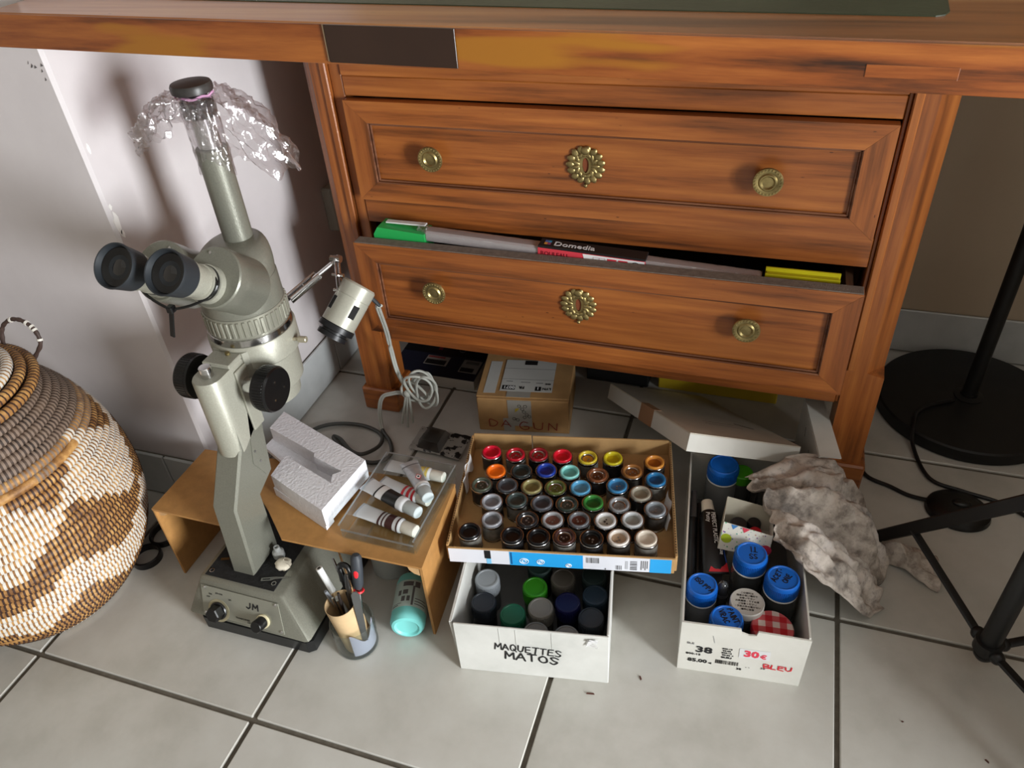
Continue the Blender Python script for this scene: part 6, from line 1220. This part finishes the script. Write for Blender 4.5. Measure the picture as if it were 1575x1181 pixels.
# ================================================================== floor lamp, foot switch, music stand
lm_ = thing('floor_lamp', 'black floor lamp with a heavy round base beside the desk', 'floor lamp', (0.8635, 0.817, 0))
bkm = M('black_lamp_metal', (19, 19, 19), 0.5, var=0.2, vs=30)
build('base', MB().lathe([(0.1365, 0.0), (0.1395, 0.0025), (0.1395, 0.0215), (0.137, 0.0245), (0.03, 0.0275), (0.0001, 0.0275)], 72, Matrix.Translation((0.8635, 0.817, 0))), bkm, lm_)
build('pole_socket', MB().lathe([(0.022, 0.0276), (0.022, 0.0295), (0.013, 0.0315), (0.013, 0.036)], 28, Matrix.Translation((0.8635, 0.817, 0))), bkm, lm_)
build('pole', MB().cyl((0.8635, 0.817, 0.0362), (0.8635, 0.817, 1.50), 0.0115, 24), bkm, lm_)
cbk = M('black_cable', (15, 15, 16), 0.45)
single('lamp_cord', MB().tube(catmull([(0.838, 0.795, 0.031), (0.805, 0.775, 0.031), (0.7825, 0.752, 0.031), (0.7745, 0.722, 0.030), (0.7765, 0.690, 0.008), (0.796, 0.627, 0.0035), (0.839, 0.610, 0.0035), (0.881, 0.6005, 0.0035), (0.905, 0.5895, 0.0035), (0.960, 0.545, 0.0035), (1.03, 0.50, 0.0035)], 8), 0.0031, 8), cbk, 'thin black cord curling down off the round lamp base', 'cord', (0.8, 0.65, 0))
fs = thing('foot_switch', 'round black foot switch on the floor in front of the lamp', 'switch', (0.8285, 0.5665, 0))
FS = trs((0.8285, 0.5665, 0), R(-8)) @ Matrix.Diagonal((1.08, 0.95, 1, 1))
build('housing', MB().lathe([(0.039, 0.0), (0.0405, 0.002), (0.039, 0.009), (0.031, 0.0165), (0.018, 0.0195), (0.0001, 0.0200)], 44, FS), black_pl, fs)
build('rocker', MB().ball((0.8300, 0.5665, 0.0205), 0.010, 10, (1.3, 0.8, 0.45)), black_pl, fs)
build('cable', MB().tube(catmull([(0.792, 0.5745, 0.007), (0.765, 0.582, 0.0035), (0.7405, 0.594, 0.0035), (0.7035, 0.6145, 0.0035), (0.694, 0.68, 0.0035), (0.700, 0.78, 0.0035)], 8), 0.0031, 8), cbk, fs)
ms = thing('music_stand', 'black folding tripod foot of a stand in the right foreground', 'stand', (0.8236, 0.3059, 0))
msm = M('black_powder_coat', (18, 18, 19), 0.4)
TXs, TYs = 0.8236, 0.3059
build('tube', MB().cyl((TXs, TYs, 0.034), (TXs, TYs, 0.78), 0.0115, 24), msm, ms)
build('end_plug', MB().lathe([(0.004, 0.0200), (0.0075, 0.023), (0.0118, 0.030), (0.0118, 0.0338)], 20, Matrix.Translation((TXs, TYs, 0))), msm, ms)
build('hub', MB().lathe([(0.0117, 0.040), (0.0155, 0.0405), (0.0155, 0.056), (0.0117, 0.0565)], 20, Matrix.Translation((TXs, TYs, 0))), msm, ms)
build('collar', MB().lathe([(0.0117, 0.270), (0.0165, 0.271), (0.0165, 0.295), (0.0117, 0.296)], 20, Matrix.Translation((TXs, TYs, 0))), msm, ms)
for ft in ((0.7175, 0.4840, 0.0075), (0.9150, 0.1150, 0.0075), (1.0200, 0.3750, 0.0075)):
    f_ = Vector(ft); c_ = Vector((TXs, TYs, 0.283)); hd_ = Vector((f_.x - c_.x, f_.y - c_.y, 0)).normalized(); c2_ = c_ + hd_ * 0.014; L = (f_ - c2_).length
    T = plane_m(c2_, f_ - c2_, hd_.cross(Vector((0, 0, 1))))
    lg = build('leg', MB().box(0, L, -0.0045, 0.0045, -0.0085, 0.0085, 0.0015, T), msm, ms)
    p_ = c2_ + (f_ - c2_) * 0.72; h_ = Vector((TXs, TYs, 0.047)) + hd_ * 0.017
    build('strut', MB().tube([h_, p_ - Vector((0, 0, 0.006))], 0.0058, 8, flat=0.6), msm, ms)
    build('clamp', MB().ball(h_, 0.0085, 8), msm, ms); build('rivet', MB().cyl(p_ + hd_.cross(Vector((0, 0, 1))) * 0.0046, p_ + hd_.cross(Vector((0, 0, 1))) * 0.0062, 0.0028, 10), brass, lg)
# small splinters on the tiles
for x, y, a, l, lab in ((0.3856, 0.1454, 12, 0.010, 'tiny brown splinter on the tile in front of the white carton'), (0.4397, 0.1824, -60, 0.006, 'tiny pale splinter on the tile between the two white boxes'), (0.7368, 0.2100, 30, 0.0022, 'dark crumb on the tile to the right of the shoe box'), (0.8206, 0.1869, -40, 0.005, 'tiny dark chip on the tile at the right edge')):
    single('splinter', MB().prism([(-l / 2, -0.0006), (l / 2, -0.0008), (l / 2 - 0.001, 0.0009), (-l / 2 + 0.0005, 0.0010)], 0.0001, 0.0012, trs((x, y, 0), R(a))), M('brown_splinter', (82, 46, 36), 0.7), lab, 'splinter', (x, y, 0), smooth=0)
